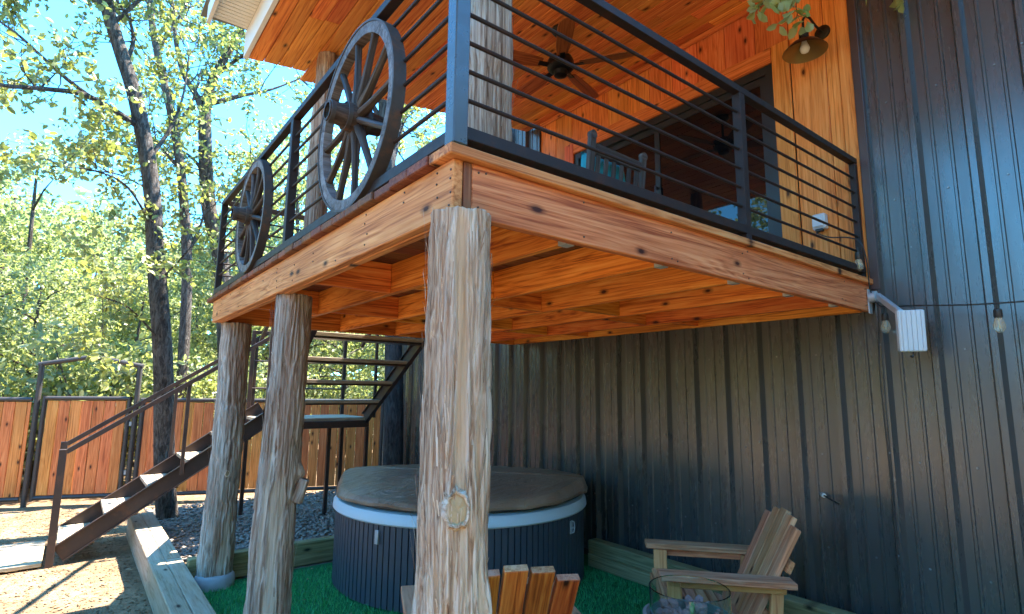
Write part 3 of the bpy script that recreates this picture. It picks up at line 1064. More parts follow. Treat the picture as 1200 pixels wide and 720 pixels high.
steel('top_rail', side, (RX, RY + .012, ZR - .02), (RX, L + .02, ZR - .02), .038, w=.045)
steel('bottom_rail', side, (RX, RY + .012, ZBOT - .03), (RX, L + .02, ZBOT - .03), .045, w=.05)
for y in (1.86, L - .005):
    steel('post', side, (RX, y, ZD + .001), (RX, y, ZR - .041), .048)
for z in BZ:
    segs = [(RY + .012, 1.836), (1.884, L - .03)]
    out = []
    for a, b in segs:
        for (wy, wz, wr) in WH:
            if a < wy < b:
                d = wr * wr - (z - wz) ** 2
                if d > 0:
                    h_ = math.sqrt(d) - .012
                    out += [(a, wy - h_), (wy + h_, b)]
                else:
                    out.append((a, b))
    for a, b in out:
        if b - a > .01:
            rod('rod', side, (RX, a, z), (RX, b, z), .0078)
# railing on the far end of the deck, with the gap where the stairs arrive
farr = thing('deck_railing', 'dark steel railing with horizontal rods behind the wheels, beside the stair head', 'railing', (.5, L - .05, ZD))
steel('top_rail', farr, (RX + .03, L - .03, ZR - .02), (.86, L - .03, ZR - .02), .04)
steel('bottom_rail', farr, (RX + .03, L - .03, ZBOT - .02), (.86, L - .03, ZBOT - .02), .04)
steel('post', farr, (.88, L - .03, ZD + .001), (.88, L - .03, ZR), .045)
for z in BZ:
    rod('rod', farr, (RX + .026, L - .03, z), (.857, L - .03, z), .0078)

# ------------------------------------------------------------------ wagon wheels
def wheel(y, z, r, label, turn, seed):
    t = thing('wagon_wheel', label, 'wheel', (RX - .022, y, z), 0, 'wagon wheels in the side railing')
    X0 = -.027
    # iron tyre
    m = MB()
    m.lathe([(r, X0), (r, -X0), (r - .010, -X0), (r - .010, X0), (r, X0)], 64, (0, 0, 0), 'x')
    m.build('tyre', 'wheel_iron', t, True)
    # felloes: six curved wooden segments
    for k in range(6):
        m = MB()
        n = 9
        vs, fs = [], []
        for i in range(n):
            a = turn + (k + (i / (n - 1)) * .992 + .004) * math.pi / 3
            for rr, xx in ((r - .0105, X0 + .004), (r - .0105, -X0 - .004), (r - .056, -X0 - .006), (r - .056, X0 + .006)):
                vs.append((xx, rr * math.cos(a), rr * math.sin(a)))
        for i in range(n - 1):
            for q in range(4):
                fs.append((i * 4 + q, i * 4 + (q + 1) % 4, (i + 1) * 4 + (q + 1) % 4, (i + 1) * 4 + q))
        fs += [(0, 1, 2, 3), tuple((n - 1) * 4 + q for q in (3, 2, 1, 0))]
        m.add(vs, fs)
        m.build('felloe', 'felloe_wood', t, True)
    # spokes: tapered, slightly dished
    for k in range(12):
        a = turn + (k + .5) * math.pi / 6
        c, s = math.cos(a), math.sin(a)
        m = MB()
        ln = r - .053 - .052
        rows = [(0, .024, .017), (.10 * ln, .027, .017), (.35 * ln, .019, .016), (.75 * ln, .016, .014), (ln, .018, .013)]
        vs, fs = [], []
        for x_, hw, ht in rows:
            for q in range(8):
                b = q * math.pi / 4
                vs.append((x_, hw * math.cos(b), ht * math.sin(b)))
        for i in range(len(rows) - 1):
            for q in range(8):
                fs.append((i * 8 + q, i * 8 + (q + 1) % 8, (i + 1) * 8 + (q + 1) % 8, (i + 1) * 8 + q))
        fs += [tuple(range(7, -1, -1)), tuple((len(rows) - 1) * 8 + q for q in range(8))]
        m.add(vs, fs)
        x = Vector((0, c, s))
        M = frame(x, Vector((1, 0, 0)), (0, .050 * c, .050 * s))
        m.build('spoke', 'wheel_wood', t, True, M=M)
    m = MB()
    m.lathe([(.034, -.135), (.044, -.135), (.047, -.10), (.050, -.075), (.062, -.045), (.066, 0), (.062, .04), (.050, .07), (.046, .11), (.034, .11)], 28, (0, 0, 0), 'x')
    hub = m.build('hub', 'hub_wood', t, True)
    for xx, rr in ((-.118, .049), (-.048, .0645), (.042, .0645)):
        m = MB()
        m.lathe([(rr - .004, xx - .010), (rr, xx - .009), (rr, xx + .009), (rr - .004, xx + .010)], 28, (0, 0, 0), 'x')
        m.build('hub_band', 'wheel_iron', hub, True)
    m = MB()
    m.lathe([(.033, -.128), (.030, -.112), (.001, -.112)], 20, (0, 0, 0), 'x')
    m.build('axle_hole', 'black_plastic', hub, True)
    return t
wheel(*WH[0], 'old wooden wagon wheel in the railing just beside the corner post', .2, 1)
wheel(*WH[1], 'old wooden wagon wheel in the railing by the stair end of the deck', .55, 2)

# ------------------------------------------------------------------ stairs
st = thing('staircase', 'steel framed stair with wooden treads rising to the deck by a landing', 'staircase', (.6, 5.9, GZ))
SY0, SY1 = 5.62, 6.50
SL = .684
def stringer(p0, p1, d, name='stringer', mat='stair_steel'):
    """channel: web plus two flanges"""
    m = MB()
    sq(m, p0, p1, d, .008)
    v = (Vector(p1) - Vector(p0)).normalized()
    a = Vector((0, 0, 1))
    a = (a - v * a.dot(v)).normalized()
    b = v.cross(a)
    for s in (-1, 1):
        o_ = a * (d / 2 + .004) * s
        sq(m, Vector(p0) + o_, Vector(p1) + o_, .0075, .055)
    return m.build(name, mat, st, world=True)
LZ = 1.235           # landing height
xs0 = -.905
run1 = (LZ - .02 - GZ) / SL
for y in (SY0, SY1):
    stringer((xs0 + .06, y, GZ + .10), (xs0 + run1 + .10, y, GZ + .10 + SL * (run1 + .04)), .15)
for k in range(5):
    zt = GZ + .20 + .236 * k
    xf = -.86 + .345 * k
    for q in range(2):
        board('tread', st, (xf + .07 + .148 * q, SY0 + .012, zt - .02), (xf + .07 + .148 * q, SY1 - .012, zt - .02), .143, .038, 'tread_wood', (1, 0, 0))
    m = MB()
    for y in (SY0 + .022, SY1 - .022):
        m.box((xf + .01, y - .016, zt - .050), (xf + .28, y + .016, zt - .041))
    m.build('tread_bracket', 'stair_steel', st, world=True)
# newels and handrails of the lower flight
HR = .90
for y in (SY0 - .03, SY1 + .03):
    steel('newel_post', st, (xs0 + .005, y, GZ - .05), (xs0 + .005, y, GZ + 1.08), .062, 'stair_steel')
    xe = xs0 + run1 + .12
    steel('handrail', st, (xs0 + .03, y, GZ + 1.055), (xe, y, GZ + 1.055 + SL * (xe - xs0 - .03)), .045, 'stair_steel')
    for xp in (.12, 1.0):
        zb_ = GZ + .10 + SL * (xp - xs0 - .06)
        steel('baluster', st, (xp, y, zb_), (xp, y, GZ + 1.04 + SL * (xp - xs0 - .03)), .035, 'stair_steel')
# landing
lx0, lx1 = .93, 2.20
for q in range(6):
    yq = SY0 + .075 + .148 * q
    board('landing_board', st, (lx0, yq, LZ - .02), (lx1 + .02, yq, LZ - .02), .143, .038, 'tread_wood', (0, 1, 0))
for y in (SY0 + .0, SY1 + .0):
    steel('landing_beam', st, (lx0, y, LZ - .085), (lx1 + .03, y, LZ - .085), .085, 'stair_steel', .045)
for x_ in (lx0 + .02, lx1 + .01):
    steel('landing_beam', st, (x_, SY0 + .023, LZ - .085), (x_, SY1 - .023, LZ - .085), .085, 'stair_steel', .045)
for (px, py, zt) in ((1.84, 5.97, LZ - .045), (2.21, 5.62, LZ - .13), (.95, 6.5, LZ - .13), (.95, 5.62, LZ - .13), (2.21, 6.48, LZ - .13)):
    steel('leg', st, (px, py, GZ - .05), (px, py, zt), .045, 'stair_steel')
gy = SY1 + .02
for px in (.95, 1.62, 2.21):
    steel('guard_post', st, (px, gy, LZ + .001), (px, gy, LZ + 1.08), .045, 'stair_steel')
for z in (LZ + .36, LZ + .72):
    rod('guard_rod', st, (.97, gy, z), (2.20, gy, z), .011, 'stair_steel')
steel('guard_rail', st, (.93, gy, LZ + 1.10), (2.23, gy, LZ + 1.10), .045, 'stair_steel')
# upper flight, climbing back towards the deck
UX0, UX1 = .93, 2.19
uy0, uy1 = SY0 + .02, L + .06
SU = (ZD - .06 - LZ) / (uy0 - uy1)
for x_ in (UX0, UX1):
    stringer((x_, uy0 + .02, LZ - .02), (x_, uy1, LZ - .02 + SU * (uy0 + .02 - uy1)), .14)
for k in range(4):
    zt = LZ + .232 * (k + 1)
    yc = uy0 - .10 - (zt - LZ - .10) / SU
    for q in range(2):
        yq = yc + .07 - .148 * q
        board('tread', st, (UX0 + .012, yq, zt - .02), (UX1 - .012, yq, zt - .02), .143, .038, 'tread_wood', (0, 1, 0))
    steel('tread_angle', st, (UX0 + .01, yc + .0, zt - .05), (UX1 - .01, yc + .0, zt - .05), .02, 'stair_steel', .20)
for x_ in (UX0 - .03, UX1 + .03):
    steel('handrail', st, (x_, uy0 + .3, LZ + .95), (x_, uy1 + .05, LZ + .95 + SU * (uy0 + .25 - uy1)), .04, 'stair_steel')
    steel('baluster', st, (x_, uy0 - .2, LZ + .0), (x_, uy0 - .2, LZ + .93 + SU * .5), .035, 'stair_steel')
# boardwalk at the foot of the stairs
pf = thing('boardwalk', 'weathered grey plank platform at the foot of the stairs', 'boardwalk', (-1.6, 6.0, GZ))
for q in range(9):
    board('plank', pf, (-2.6, 5.62 + .112 * q, GZ + .035 + rng.uniform(-.003, .003)), (-.955, 5.62 + .112 * q, GZ + .035), .105, .035, 'timber', (0, 1, 0))

# ------------------------------------------------------------------ edging timbers
ed = thing('timber_kerb', 'weathered landscape timber kerb between the dirt yard and the turf', 'kerb', (-.12, 3, 0))
for (xa, xb) in ((-.245, -.127), (-.124, -.006)):
    for (a, b) in ((-3.0, 1.9), (1.91, 4.28), (4.29, 6.5)):
        board('timber', ed, ((xa + xb) / 2, a, .035 + rng.uniform(-.003, .003)), ((xa + xb) / 2, b, .035 + rng.uniform(-.003, .003)), xb - xa, .24, 'timber', (1, 0, 0), .006)
ed2 = thing('timber_kerb', 'stacked landscape timbers between the turf and the gravel, meeting the hot tub', 'kerb', (.7, 3.95, 0))
for k in range(2):
    board('timber', ed2, (.0, 4.00, .05 + .102 * k), (1.6, 4.00 - .02 * k * 0, .05 + .102 * k), .10, .10, 'timber_green', (0, 0, 1), .006)
ed3 = thing('timber_kerb', 'greenish treated timbers stacked along the foot of the metal wall', 'kerb', (3.1, 0, 0))
for k in range(2):
    for a, b in ((-3.2, -.72), (-.71, 2.42)):
        board('timber', ed3, (3.10 + .006 * k, a, .058 + .117 * k), (3.10 + .006 * k, b, .058 + .117 * k), .115, .115, 'timber_green', (0, 0, 1), .006)

# ------------------------------------------------------------------ hot tub
TX, TY, TR = 2.05, 3.05, 1.115
tub = thing('hot_tub', 'round hot tub with dark slatted cabinet, pale rim and brown folding cover', 'hot tub', (TX, TY, 0))
m = MB()
m.lathe([(TR - .03, 0), (TR - .03, .605)], 96)
m.build('cabinet', 'backing', tub, True)
NS = 132
m = MB()
sw = 2 * math.pi * TR / NS
m.box((TR - .022, -sw * .40, .012), (TR - .002, sw * .40, .60))
m.box((TR - .030, -sw * .52, .012), (TR - .020, sw * .52, .60))
slat = m.mesh('slat')
slat.materials.append(MT['tub_slat'])
for k in range(NS):
    put('slat', slat, None, tub, Matrix.Rotation(2 * math.pi * k / NS, 4, 'Z'))
m = MB()
m.lathe([(TR - .05, .595), (TR + .012, .597), (TR + .024, .61), (TR + .018, .655), (TR - .005, .682), (TR - .06, .69), (TR - .2, .69)], 96)
m.build('rim', 'tub_rim', tub, True)
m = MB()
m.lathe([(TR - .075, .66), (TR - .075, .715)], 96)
m.build('gap_ring', 'black_plastic', tub, True)  # black ring in place of the dark gap below the cover
def cover():
    n, nr = 160, 46
    vs, fs = [], []
    ax = math.radians(40)
    R0 = TR - .002
    def rmax(a):
        # softly eight-sided outline
        q = (a % (math.pi / 4)) - math.pi / 8
        return R0 * (.992 / max(.93, math.cos(q)) if True else 1)
    prof = [(1, -.048), (1.004, -.026), (.998, -.006), (.985, .004)] + [(t, .006) for t in np.linspace(.965, .02, nr)]
    for t, dz in prof:
        for k in range(n):
            a = 2 * math.pi * k / n
            r = min(rmax(a), R0 * 1.03) * t
            x, y = r * math.cos(a), r * math.sin(a)
            d = abs(x * math.cos(ax) + y * math.sin(ax)) / R0      # distance from the fold
            z = .770 + dz
            if dz > -.02:
                z += .085 * (1 - min(1, d)) * min(1, (1 - t) / .03 if t < 1 else 0) * (1 - math.exp(-(d / .018) ** 2) * .35)
                z += .012 * (float(fbm(np.array(x * 5 + 40), np.array(y * 5 + 40), 3)) - .5)
                z -= .012 * math.exp(-((1 - t) / .12) ** 2)
            else:
                z += .006 * math.sin(a * 17) * math.sin(a * 5)
            vs.append((x, y, z))
    for i in range(len(prof) - 1):
        for k in range(n):
            fs.append((i * n + k, i * n + (k + 1) % n, (i + 1) * n + (k + 1) % n, (i + 1) * n + k))
    fs.append(tuple((len(prof) - 1) * n + k for k in range(n)))
    m = MB()
    m.add(vs, fs)
    c = m.build('cover', 'vinyl_cover', tub, True)
    m = MB()
    m.lathe([(TR - .03, .708), (TR - .012, .712), (TR - .012, .722), (TR - .03, .724)], 96)
    m.build('cover_hem', 'black_plastic', c, True)
cover()
m = MB()
ax_ = math.radians(40)
m.tube([(-(TR - .03) * math.sin(ax_) * q, (TR - .03) * math.cos(ax_) * q, .770 + .058 * (1 if abs(q) < .97 else .2) + .006) for q in np.linspace(-1, 1, 24)], .006, 6)
m.build('cover_fold_seam', 'black_plastic', tub, True)
for ang in (math.atan2(2.60 - TY, .98 - TX), math.atan2(1.86 - TY, 2.25 - TX) + .18):
    M = Matrix.Rotation(ang, 4, 'Z') @ Matrix.Translation((TR + .004, 0, .505))
    m = MB()
    m.tube([(.004, .012, .045), (.014, .022, .04), (.018, .024, .0), (.014, .020, -.04), (.004, .010, -.045)], .006, 6)
    m.box((-.004, -.02, -.05), (.004, .018, .05))
    m.box((.004, -.005, -.012), (.012, .02, .004))
    m.build('latch', 'latch', tub, M=M, bevel=.001)

# ------------------------------------------------------------------ garden chairs
def adirondack(label, loc, rz, back, arms, side_m, group='slatted garden chairs'):
    t = thing('garden_chair', label, 'chair', loc, rz, group)
    B = lambda nm, p0, p1, w, th, mat, wd: board(nm, t, p0, p1, w, th, mat, wd, .004, False)
    for s in (-1, 1):
        B('armrest', (s * .335, -.34, .548), (s * .335, .40, .562), .125, .034, arms, (1, 0, 0))
        B('front_leg', (s * .285, .31, 0), (s * .285, .31, .540), .085, .034, side_m, (0, 1, 0))
        B('arm_bracket', (s * .325, .28, .516), (s * .325, -.30, .508), .045, .022, side_m, (0, 0, 1))
        B('side_rail', (s * .245, .36, .345), (s * .245, -.56, .050), .11, .034, side_m, (0, 0, 1))
        B('back_leg', (s * .300, -.26, .520), (s * .300, -.22, .115), .07, .034, side_m, (0, 1, 0))
    for k in range(6):
        y = .335 - .083 * k
        z = .405 - .32 * (.335 - y)
        B('seat_slat', (-.262, y, z), (.262, y, z), .074, .024, arms, (0, 1, -.0 + .32))
    B('front_apron', (-.268, .372, .345), (.268, .372, .345), .10, .022, arms, (0, 0, 1))
    rise = Vector((0, -.40, .80)).normalized()
    for k in range(5):
        o_ = k - 2
        ln = .735 - .016 * o_ * o_
        p0 = Vector((o_ * .098, -.105, .225))
        p1 = p0 + rise * ln + Vector((o_ * .016, 0, 0))
        B('back_slat', p0, p1, .099, .034, back, (1, 0, 0))
    for zz, hw in ((.34, .25), (.62, .30)):
        f = (zz - .225) / .80
        B('back_rail', (-hw, -.105 - .40 * f - .038, zz), (hw, -.105 - .40 * f - .038, zz), .07, .028, side_m, (0, -.4, .8))
    return t
ch = adirondack('orange stained slatted chair seen from behind beside the shaggy corner post', (.752, .78, .02), math.radians(-24), 'chair_back', 'chair_grey', 'chair_side')
# weathered end grain on the tops of the back slats
for o_ in [c for c in ch.children if c.name.startswith('back_slat')]:
    l_ = max(v.co.x for v in o_.data.vertices)
    m = MB()
    m.box((l_ - .001, -.0485, -.0165), (l_ + .0035, .0485, .0165))
    c_ = m.build('slat_end', 'chair_grey', o_, bevel=.0015)
adirondack('weathered brown slatted chair with wide arms standing by the metal wall', (2.405, .665, 0), math.radians(45), 'chair_grey', 'chair_grey', 'chair_side')

ht = thing('wall_rod', 'thin dark metal rod sticking out of the metal wall behind the brown chair', 'rod', (W - .03, .32, .90))
rod('shaft', ht, (W + .0, .42, .90), (W - .26, .20, .895), .006, 'black_plastic')
rod('collar', ht, (W - .0005, .421, .90), (W - .03, .396, .90), .016, 'galvanised')

# ------------------------------------------------------------------ fire bowl
FX, FY = 1.60, .305
fb = thing('fire_bowl', 'round concrete fire bowl of lava rock inside a clear glass wind guard', 'fire bowl', (FX, FY, 0))
m = MB()
m.lathe([(.001, .0), (.17, .0), (.18, .03), (.15, .05), (.14, .28), (.18, .41), (.222, .50), (.226, .525), (.208, .53), (.203, .51), (.18, .48), (.0, .47)], 40)
m.build('bowl', 'bowl_concrete', fb, True)
m = MB()
m.lathe([(.184, .495), (.185, .652), (.189, .655), (.193, .652), (.192, .495), (.184, .495)], 48)
m.build('wind_guard', 'clear_glass', fb, True)
for k in range(42):
    a, r = rng.uniform(0, 6.28), .16 * math.sqrt(rng.random())
    m = MB()
    bm = bmesh.new()
    bmesh.ops.create_icosphere(bm, subdivisions=1, radius=rng.uniform(.016, .030))
    for v in bm.verts:
        v.co *= rng.uniform(.75, 1.2)
    me = bpy.data.meshes.new('lava_rock')
    bm.to_mesh(me)
    bm.free()
    put('lava_rock', me, 'lava', fb, Matrix.Translation((r * math.cos(a), r * math.sin(a), .535 + rng.uniform(0, .03))))

# ------------------------------------------------------------------ things on the deck
# dark rocking chair with its back to the railing
rc = thing('porch_chair', 'dark grey slat back porch chair standing behind the end railing', 'chair', (1.96, 1.22, ZD), math.radians(2))
RB = lambda nm, p0, p1, w, th, wd: board(nm, rc, p0, p1, w, th, 'dark_chair', wd, .006, False)
for s in (-1, 1):
    RB('back_post', (s * .265, -.10, 0), (s * .275, -.20, .93), .06, .035, (1, 0, 0))
    RB('front_leg', (s * .27, .40, 0), (s * .27, .40, .60), .055, .035, (1, 0, 0))
    RB('armrest', (s * .275, -.20, .615), (s * .285, .45, .625), .10, .028, (1, 0, 0))
    m = MB()
    m.tube([(s * .275, -.2185, .93), (s * .275, -.1835, .93)], .0305, 16)
    m.build('post_finial', 'dark_chair', rc)
RB('top_rail', (-.245, -.193, .845), (.245, -.193, .845), .075, .026, (0, -.1, 1))
RB('low_rail', (-.242, -.155, .46), (.242, -.155, .46), .06, .026, (0, -.1, 1))
for k in range(6):
    x_ = -.205 + .082 * k
    RB('back_slat', (x_, -.157, .492), (x_, -.191, .806), .045, .014, (1, 0, 0))
for k in range(5):
    RB('seat_slat', (-.24, -.06 + .105 * k, .40), (.24, -.06 + .105 * k, .40), .09, .022, (0, 1, 0))
for s in (-1, 1):
    RB('seat_rail', (s * .235, -.10, .365), (s * .235, .40, .365), .05, .025, (0, 0, 1))

def cushion_mesh(name, l, w, h):
    m = MB()
    n = 12
    vs, fs = [], []
    for sgn in (1, -1):
        for i in range(n + 1):
            for j in range(n + 1):
                x_, y_ = -1 + 2 * i / n, -1 + 2 * j / n
                e = max(0, (1 - x_ ** 4)) ** .35 * max(0, (1 - y_ ** 4)) ** .35
                vs.append((x_ * l / 2 * (1 - .03 * (1 - e)), y_ * w / 2 * (1 - .03 * (1 - e)), sgn * h / 2 * e))
    for k_ in range(2):
        o_ = k_ * (n + 1) ** 2
        for i in range(n):
            for j in range(n):
                a_ = o_ + i * (n + 1) + j
                fs.append((a_, a_ + n + 1, a_ + n + 2, a_ + 1))
    m.add(vs, fs)
    return m.mesh(name, True)
cu = put('seat_cushion', cushion_mesh('seat_cushion', .46, .48, .10), 'turquoise', None, Matrix.Translation((1.955, 1.38, ZD + .462)))
tag(cu, 'turquoise seat cushion lying on the dark porch chair', 'cushion')
cu = put('back_cushion', cushion_mesh('back_cushion', .44, .46, .11), 'turquoise', None, Matrix.Translation((1.955, 1.145, ZD + .66)) @ Matrix.Rotation(math.radians(84), 4, 'X'))
tag(cu, 'turquoise back cushion seen between the slats of the dark porch chair', 'cushion')
cu = put('floor_cushion', cushion_mesh('floor_cushion', .55, .55, .22), 'turquoise', None, Matrix.Translation((2.72, 1.05, ZD + .112)))
tag(cu, 'turquoise floor cushion on the deck boards in front of the sliding door', 'cushion')

# ceiling fan
FXc, FYc = 2.12, 1.78
zc = CZ(FXc)
fan = thing('ceiling_fan', 'dark five bladed ceiling fan hanging under the cedar porch ceiling', 'fan', (FXc, FYc, zc))
m = MB()
m.lathe([(.001, .002), (.075, -.004), (.078, -.03), (.05, -.065), (.02, -.075)], 24)
m.build('canopy', 'fan_metal', fan, True)
m = MB()
m.tube([(0, 0, -.07), (0, 0, -.27)], .013, 10)
m.build('downrod', 'fan_metal', fan, True)
m = MB()
m.lathe([(.02, -.25), (.05, -.262), (.10, -.285), (.115, -.32), (.115, -.37), (.09, -.395), (.06, -.40), (.055, -.44), (.02, -.455), (.001, -.456)], 28)
m.build('motor', 'fan_metal', fan, True)
for k in range(5):
    a = math.radians(16 + 72 * k)
    M = Matrix.Rotation(a, 4, 'Z') @ Matrix.Translation((0, 0, -.36)) @ Matrix.Rotation(math.radians(12), 4, 'X')
    m = MB()
    m.box((.09, -.022, -.004), (.20, .022, .004))
    m.build('blade_arm', 'fan_metal', fan, M=M)
    m = MB()
    out = [(.17, -.045), (.30, -.062), (.50, -.068), (.58, -.060), (.62, -.035), (.632, 0), (.62, .035), (.58, .060), (.50, .068), (.30, .062), (.17, .045)]
    n = len(out)
    m.add([(x_, y_, .005) for x_, y_ in out] + [(x_, y_, .013) for x_, y_ in out],
          [tuple(range(n - 1, -1, -1)), tuple(range(n, 2 * n))] + [(i, (i + 1) % n, n + (i + 1) % n, n + i) for i in range(n)])
    m.build('blade', 'fan_wood', fan, M=M)

# barn lamp
LX_, LY_, LZ_ = 3.10, .215, 4.13
lamp = thing('barn_lamp', 'bronze barn lamp with a wide shade on the cedar wall', 'lamp', (W - .03, LY_, 4.28))
def wput(mb, nm, mat, par, smooth=True):
    return mb.build(nm, mat, par, smooth, world=True)
m = MB()
m.lathe([(.022, .115), (.032, .105), (.034, .05), (.05, .035), (.10, .005), (.146, -.045), (.150, -.052)], 36, (LX_, LY_, LZ_))
shade = wput(m, 'shade', 'lamp_out', lamp)
m = MB()
m.lathe([(.030, .045), (.046, .030), (.096, .000), (.142, -.047), (.149, -.053)], 36, (LX_, LY_, LZ_))
wput(m, 'shade_lining', 'lamp_in', shade)
m = MB()
m.lathe([(.001, .045), (.016, .04), (.018, .02), (.030, -.012), (.034, -.030), (.026, -.052), (.010, -.062), (.001, -.063)], 20, (LX_, LY_, LZ_))
wput(m, 'bulb', 'bulb_white', lamp)
m = MB()
m.tube([(LX_, LY_, LZ_ + .10), (LX_, LY_, LZ_ + .20), (LX_ + .02, LY_ - .01, LZ_ + .24), (LX_ + .07, LY_ - .02, LZ_ + .24), (LX_ + .14, LY_ - .03, LZ_ + .20), (W - .04, LY_ - .04, LZ_ + .18)], .009, 8)
wput(m, 'gooseneck', 'lamp_out', lamp)
m = MB()
m.lathe([(.055, 0), (.055, -.012), (.03, -.02), (.001, -.02)], 24, (W - .0235, LY_ - .04, LZ_ + .18), 'x')
wput(m, 'wall_plate', 'lamp_out', lamp)

# outlet box with a cord
ob = thing('outlet_box', 'grey weatherproof outlet box on the cedar wall with a plugged cord', 'outlet box', (W - .03, .285, 2.84))
m = MB()
m.box((W - .085, .235, 2.785), (W - .0235, .325, 2.90))
bx_ = m.build('box', 'box_grey', ob, world=True, bevel=.008)
m = MB()
m.box((W - .102, .243, 2.80), (W - .0855, .318, 2.888))
m.build('lid', 'box_grey', ob, world=True, bevel=.005)
m = MB()
m.box((W - .10, .25, 2.765), (W - .06, .30, 2.7845))
m.build('plug', 'black_plastic', ob, world=True, bevel=.003)

# security light bracketed to the end of the rim
sl = thing('flood_light', 'pale grey box light on a swivel arm at the deck corner', 'light', (W - .1, -.06, 2.22))
m = MB()
m.box((W - .105, -.012, 2.135), (W - .055, -.0035, 2.30))
m.build('mount_plate', 'galvanised', sl, world=True, bevel=.001)
m = MB()
m.tube([(W - .09, -.013, 2.245), (W - .09, -.055, 2.245)], .038, 20)
m.build('swivel', 'galvanised', sl, True, world=True, bevel=0)
m = MB()
sq(m, (W - .085, -.058, 2.25), (W - .27, -.235, 2.10), .04, .03)
m.build('arm', 'galvanised', sl, world=True, bevel=.004)
M = frame(Vector((.06, .03, -1)), Vector((.62, -.78, 0)), (3.075, -.285, 1.985))
m = MB()
m.box((-.125, -.072, -.022), (.125, .072, .022))
hd = m.build('head', 'box_grey', sl, M=M, world=True, bevel=.006)
for o_ in (-.052, -.026, 0, .026, .052):
    m = MB()
    m.box((-.121, o_ - .003, .0225), (.121, o_ + .003, .030))
    m.box((-.121, o_ - .003, -.030), (.121, o_ + .003, -.0225))
    m.build('fin', 'box_grey', hd)
m = MB()
m.tube([(.125, .0, 0), (.145, .004, .0), (.16, -.004, 0), (.15, -.012, 0)], .006, 6)
m.build('cable_gland', 'black_plastic', hd)

# string lights
sg = thing('string_lights', 'black cable of clear globe bulbs strung along the metal wall', 'string lights', (W - .2, -.1, 2.3))
pts = [(W - .085, .30, 2.76), (W - .12, .20, 2.70), (W - .16, .06, 2.66), (W - .18, -.02, 2.60), (W - .16, -.04, 2.45), (W - .125, -.03, 2.30), (W - .10, -.06, 2.19),
       (W - .12, -.13, 2.165), (W - .2, -.3, 2.145), (W - .29, -.66, 2.105), (W - .32, -1.2, 2.10), (W - .3, -1.8, 2.16), (W - .05, -2.3, 2.3)]
def smooth_path(p, sub=6):
    p = [Vector(q) for q in p]
    out = []
    for i in range(len(p) - 1):
        a, b, c, d = p[max(i - 1, 0)], p[i], p[i + 1], p[min(i + 2, len(p) - 1)]
        for s in range(sub):
            t = s / sub
            out.append(.5 * ((2 * b) + (c - a) * t + (2 * a - 5 * b + 4 * c - d) * t * t + (3 * b - a - 3 * c + d) * t ** 3))
    return out + [p[-1]]
m = MB()
m.tube(smooth_path(pts), .0045, 6)
m.build('cable', 'black_plastic', sg, True, world=True)
m = MB()
m.tube(smooth_path([(W - .10, -.06, 2.19), (W - .085, -.05, 2.05), (W - .075, -.03, 1.7), (W - .06, -.035, 1.0), (W - .06, -.03, .3)]), .0045, 6)
m.build('drop_cable', 'black_plastic', sg, True, world=True)
for (bx0, by0, bz0) in ((W - .19, .0, 2.57), (W - .115, -.10, 2.155), (W - .297, -.70, 2.10), (W - .31, -1.5, 2.125)):
    m = MB()
    m.tube([(bx0, by0, bz0 + .005), (bx0, by0, bz0 - .03)], .004, 6)
    m.lathe([(.010, -.028), (.019, -.032), (.020, -.072), (.016, -.078)], 14, (bx0, by0, bz0), cap0=True, cap1=True)
    sk = m.build('socket', 'black_plastic', sg, True, world=True)
    m = MB()
    m.lathe([(.014, -.074), (.020, -.09), (.028, -.118), (.026, -.140), (.014, -.155), (.004, -.160)], 16, (bx0, by0, bz0), cap1=True)
    m.build('bulb', 'bulb_glass', sg, True, world=True)
    m = MB()
    m.tube([(bx0 - .006, by0, bz0 - .085), (bx0 - .006, by0, bz0 - .135), (bx0 + .006, by0, bz0 - .135), (bx0 + .006, by0, bz0 - .085)], .0015, 5)
    m.build('filament', 'filament', sk, world=True)

# ------------------------------------------------------------------ fence and gate
FA, FB = Vector((-1.30, 9.15, 0)), Vector((2.20, 7.80, 0))
FD = (FB - FA).normalized()
FN = Vector((FD.y, -FD.x, 0))           # towards the yard
if FN.y > 0:
    FN = -FN
def fp(s, z, out=0.0):
    return FA + FD * s + FN * out + Vector((0, 0, z))
FG = GZ + .02
def fence(name, s0, s1, label, posts=()):
    t = thing(name, label, 'fence', fp((s0 + s1) / 2, FG), 0, 'cedar fence panels in steel pipe frames')
    rod('top_pipe', t, fp(s0, 1.40), fp(s1, 1.40), .032, 'pipe_steel', 12)
    rod('bottom_pipe', t, fp(s0, FG + .09), fp(s1, FG + .09), .030, 'pipe_steel', 12)
    for s in posts:
        rod('pipe_post', t, fp(s, FG - .1), fp(s, 1.40), .035, 'pipe_steel', 12)
    s = s0 + .005
    while s < s1 - .03:
        w = min(.142, s1 - s)
        dz = rng.uniform(-.004, .004)
        board('plank', t, fp(s + w / 2, FG + .125, rng.uniform(-.003, .003)), fp(s + w / 2, 1.366 + dz, rng.uniform(-.003, .003)), w - .006, .018, 'fence_board', FD)
        s += .142
    return t
fence('fence', 1.33, 4.90, 'cedar plank fence with dark pipe frame between the gate and the house', (1.36, 3.1, 4.88))
fence('fence', -4.2, -.03, 'cedar plank fence with dark pipe frame on the open yard side of the gate', (-2.2,))
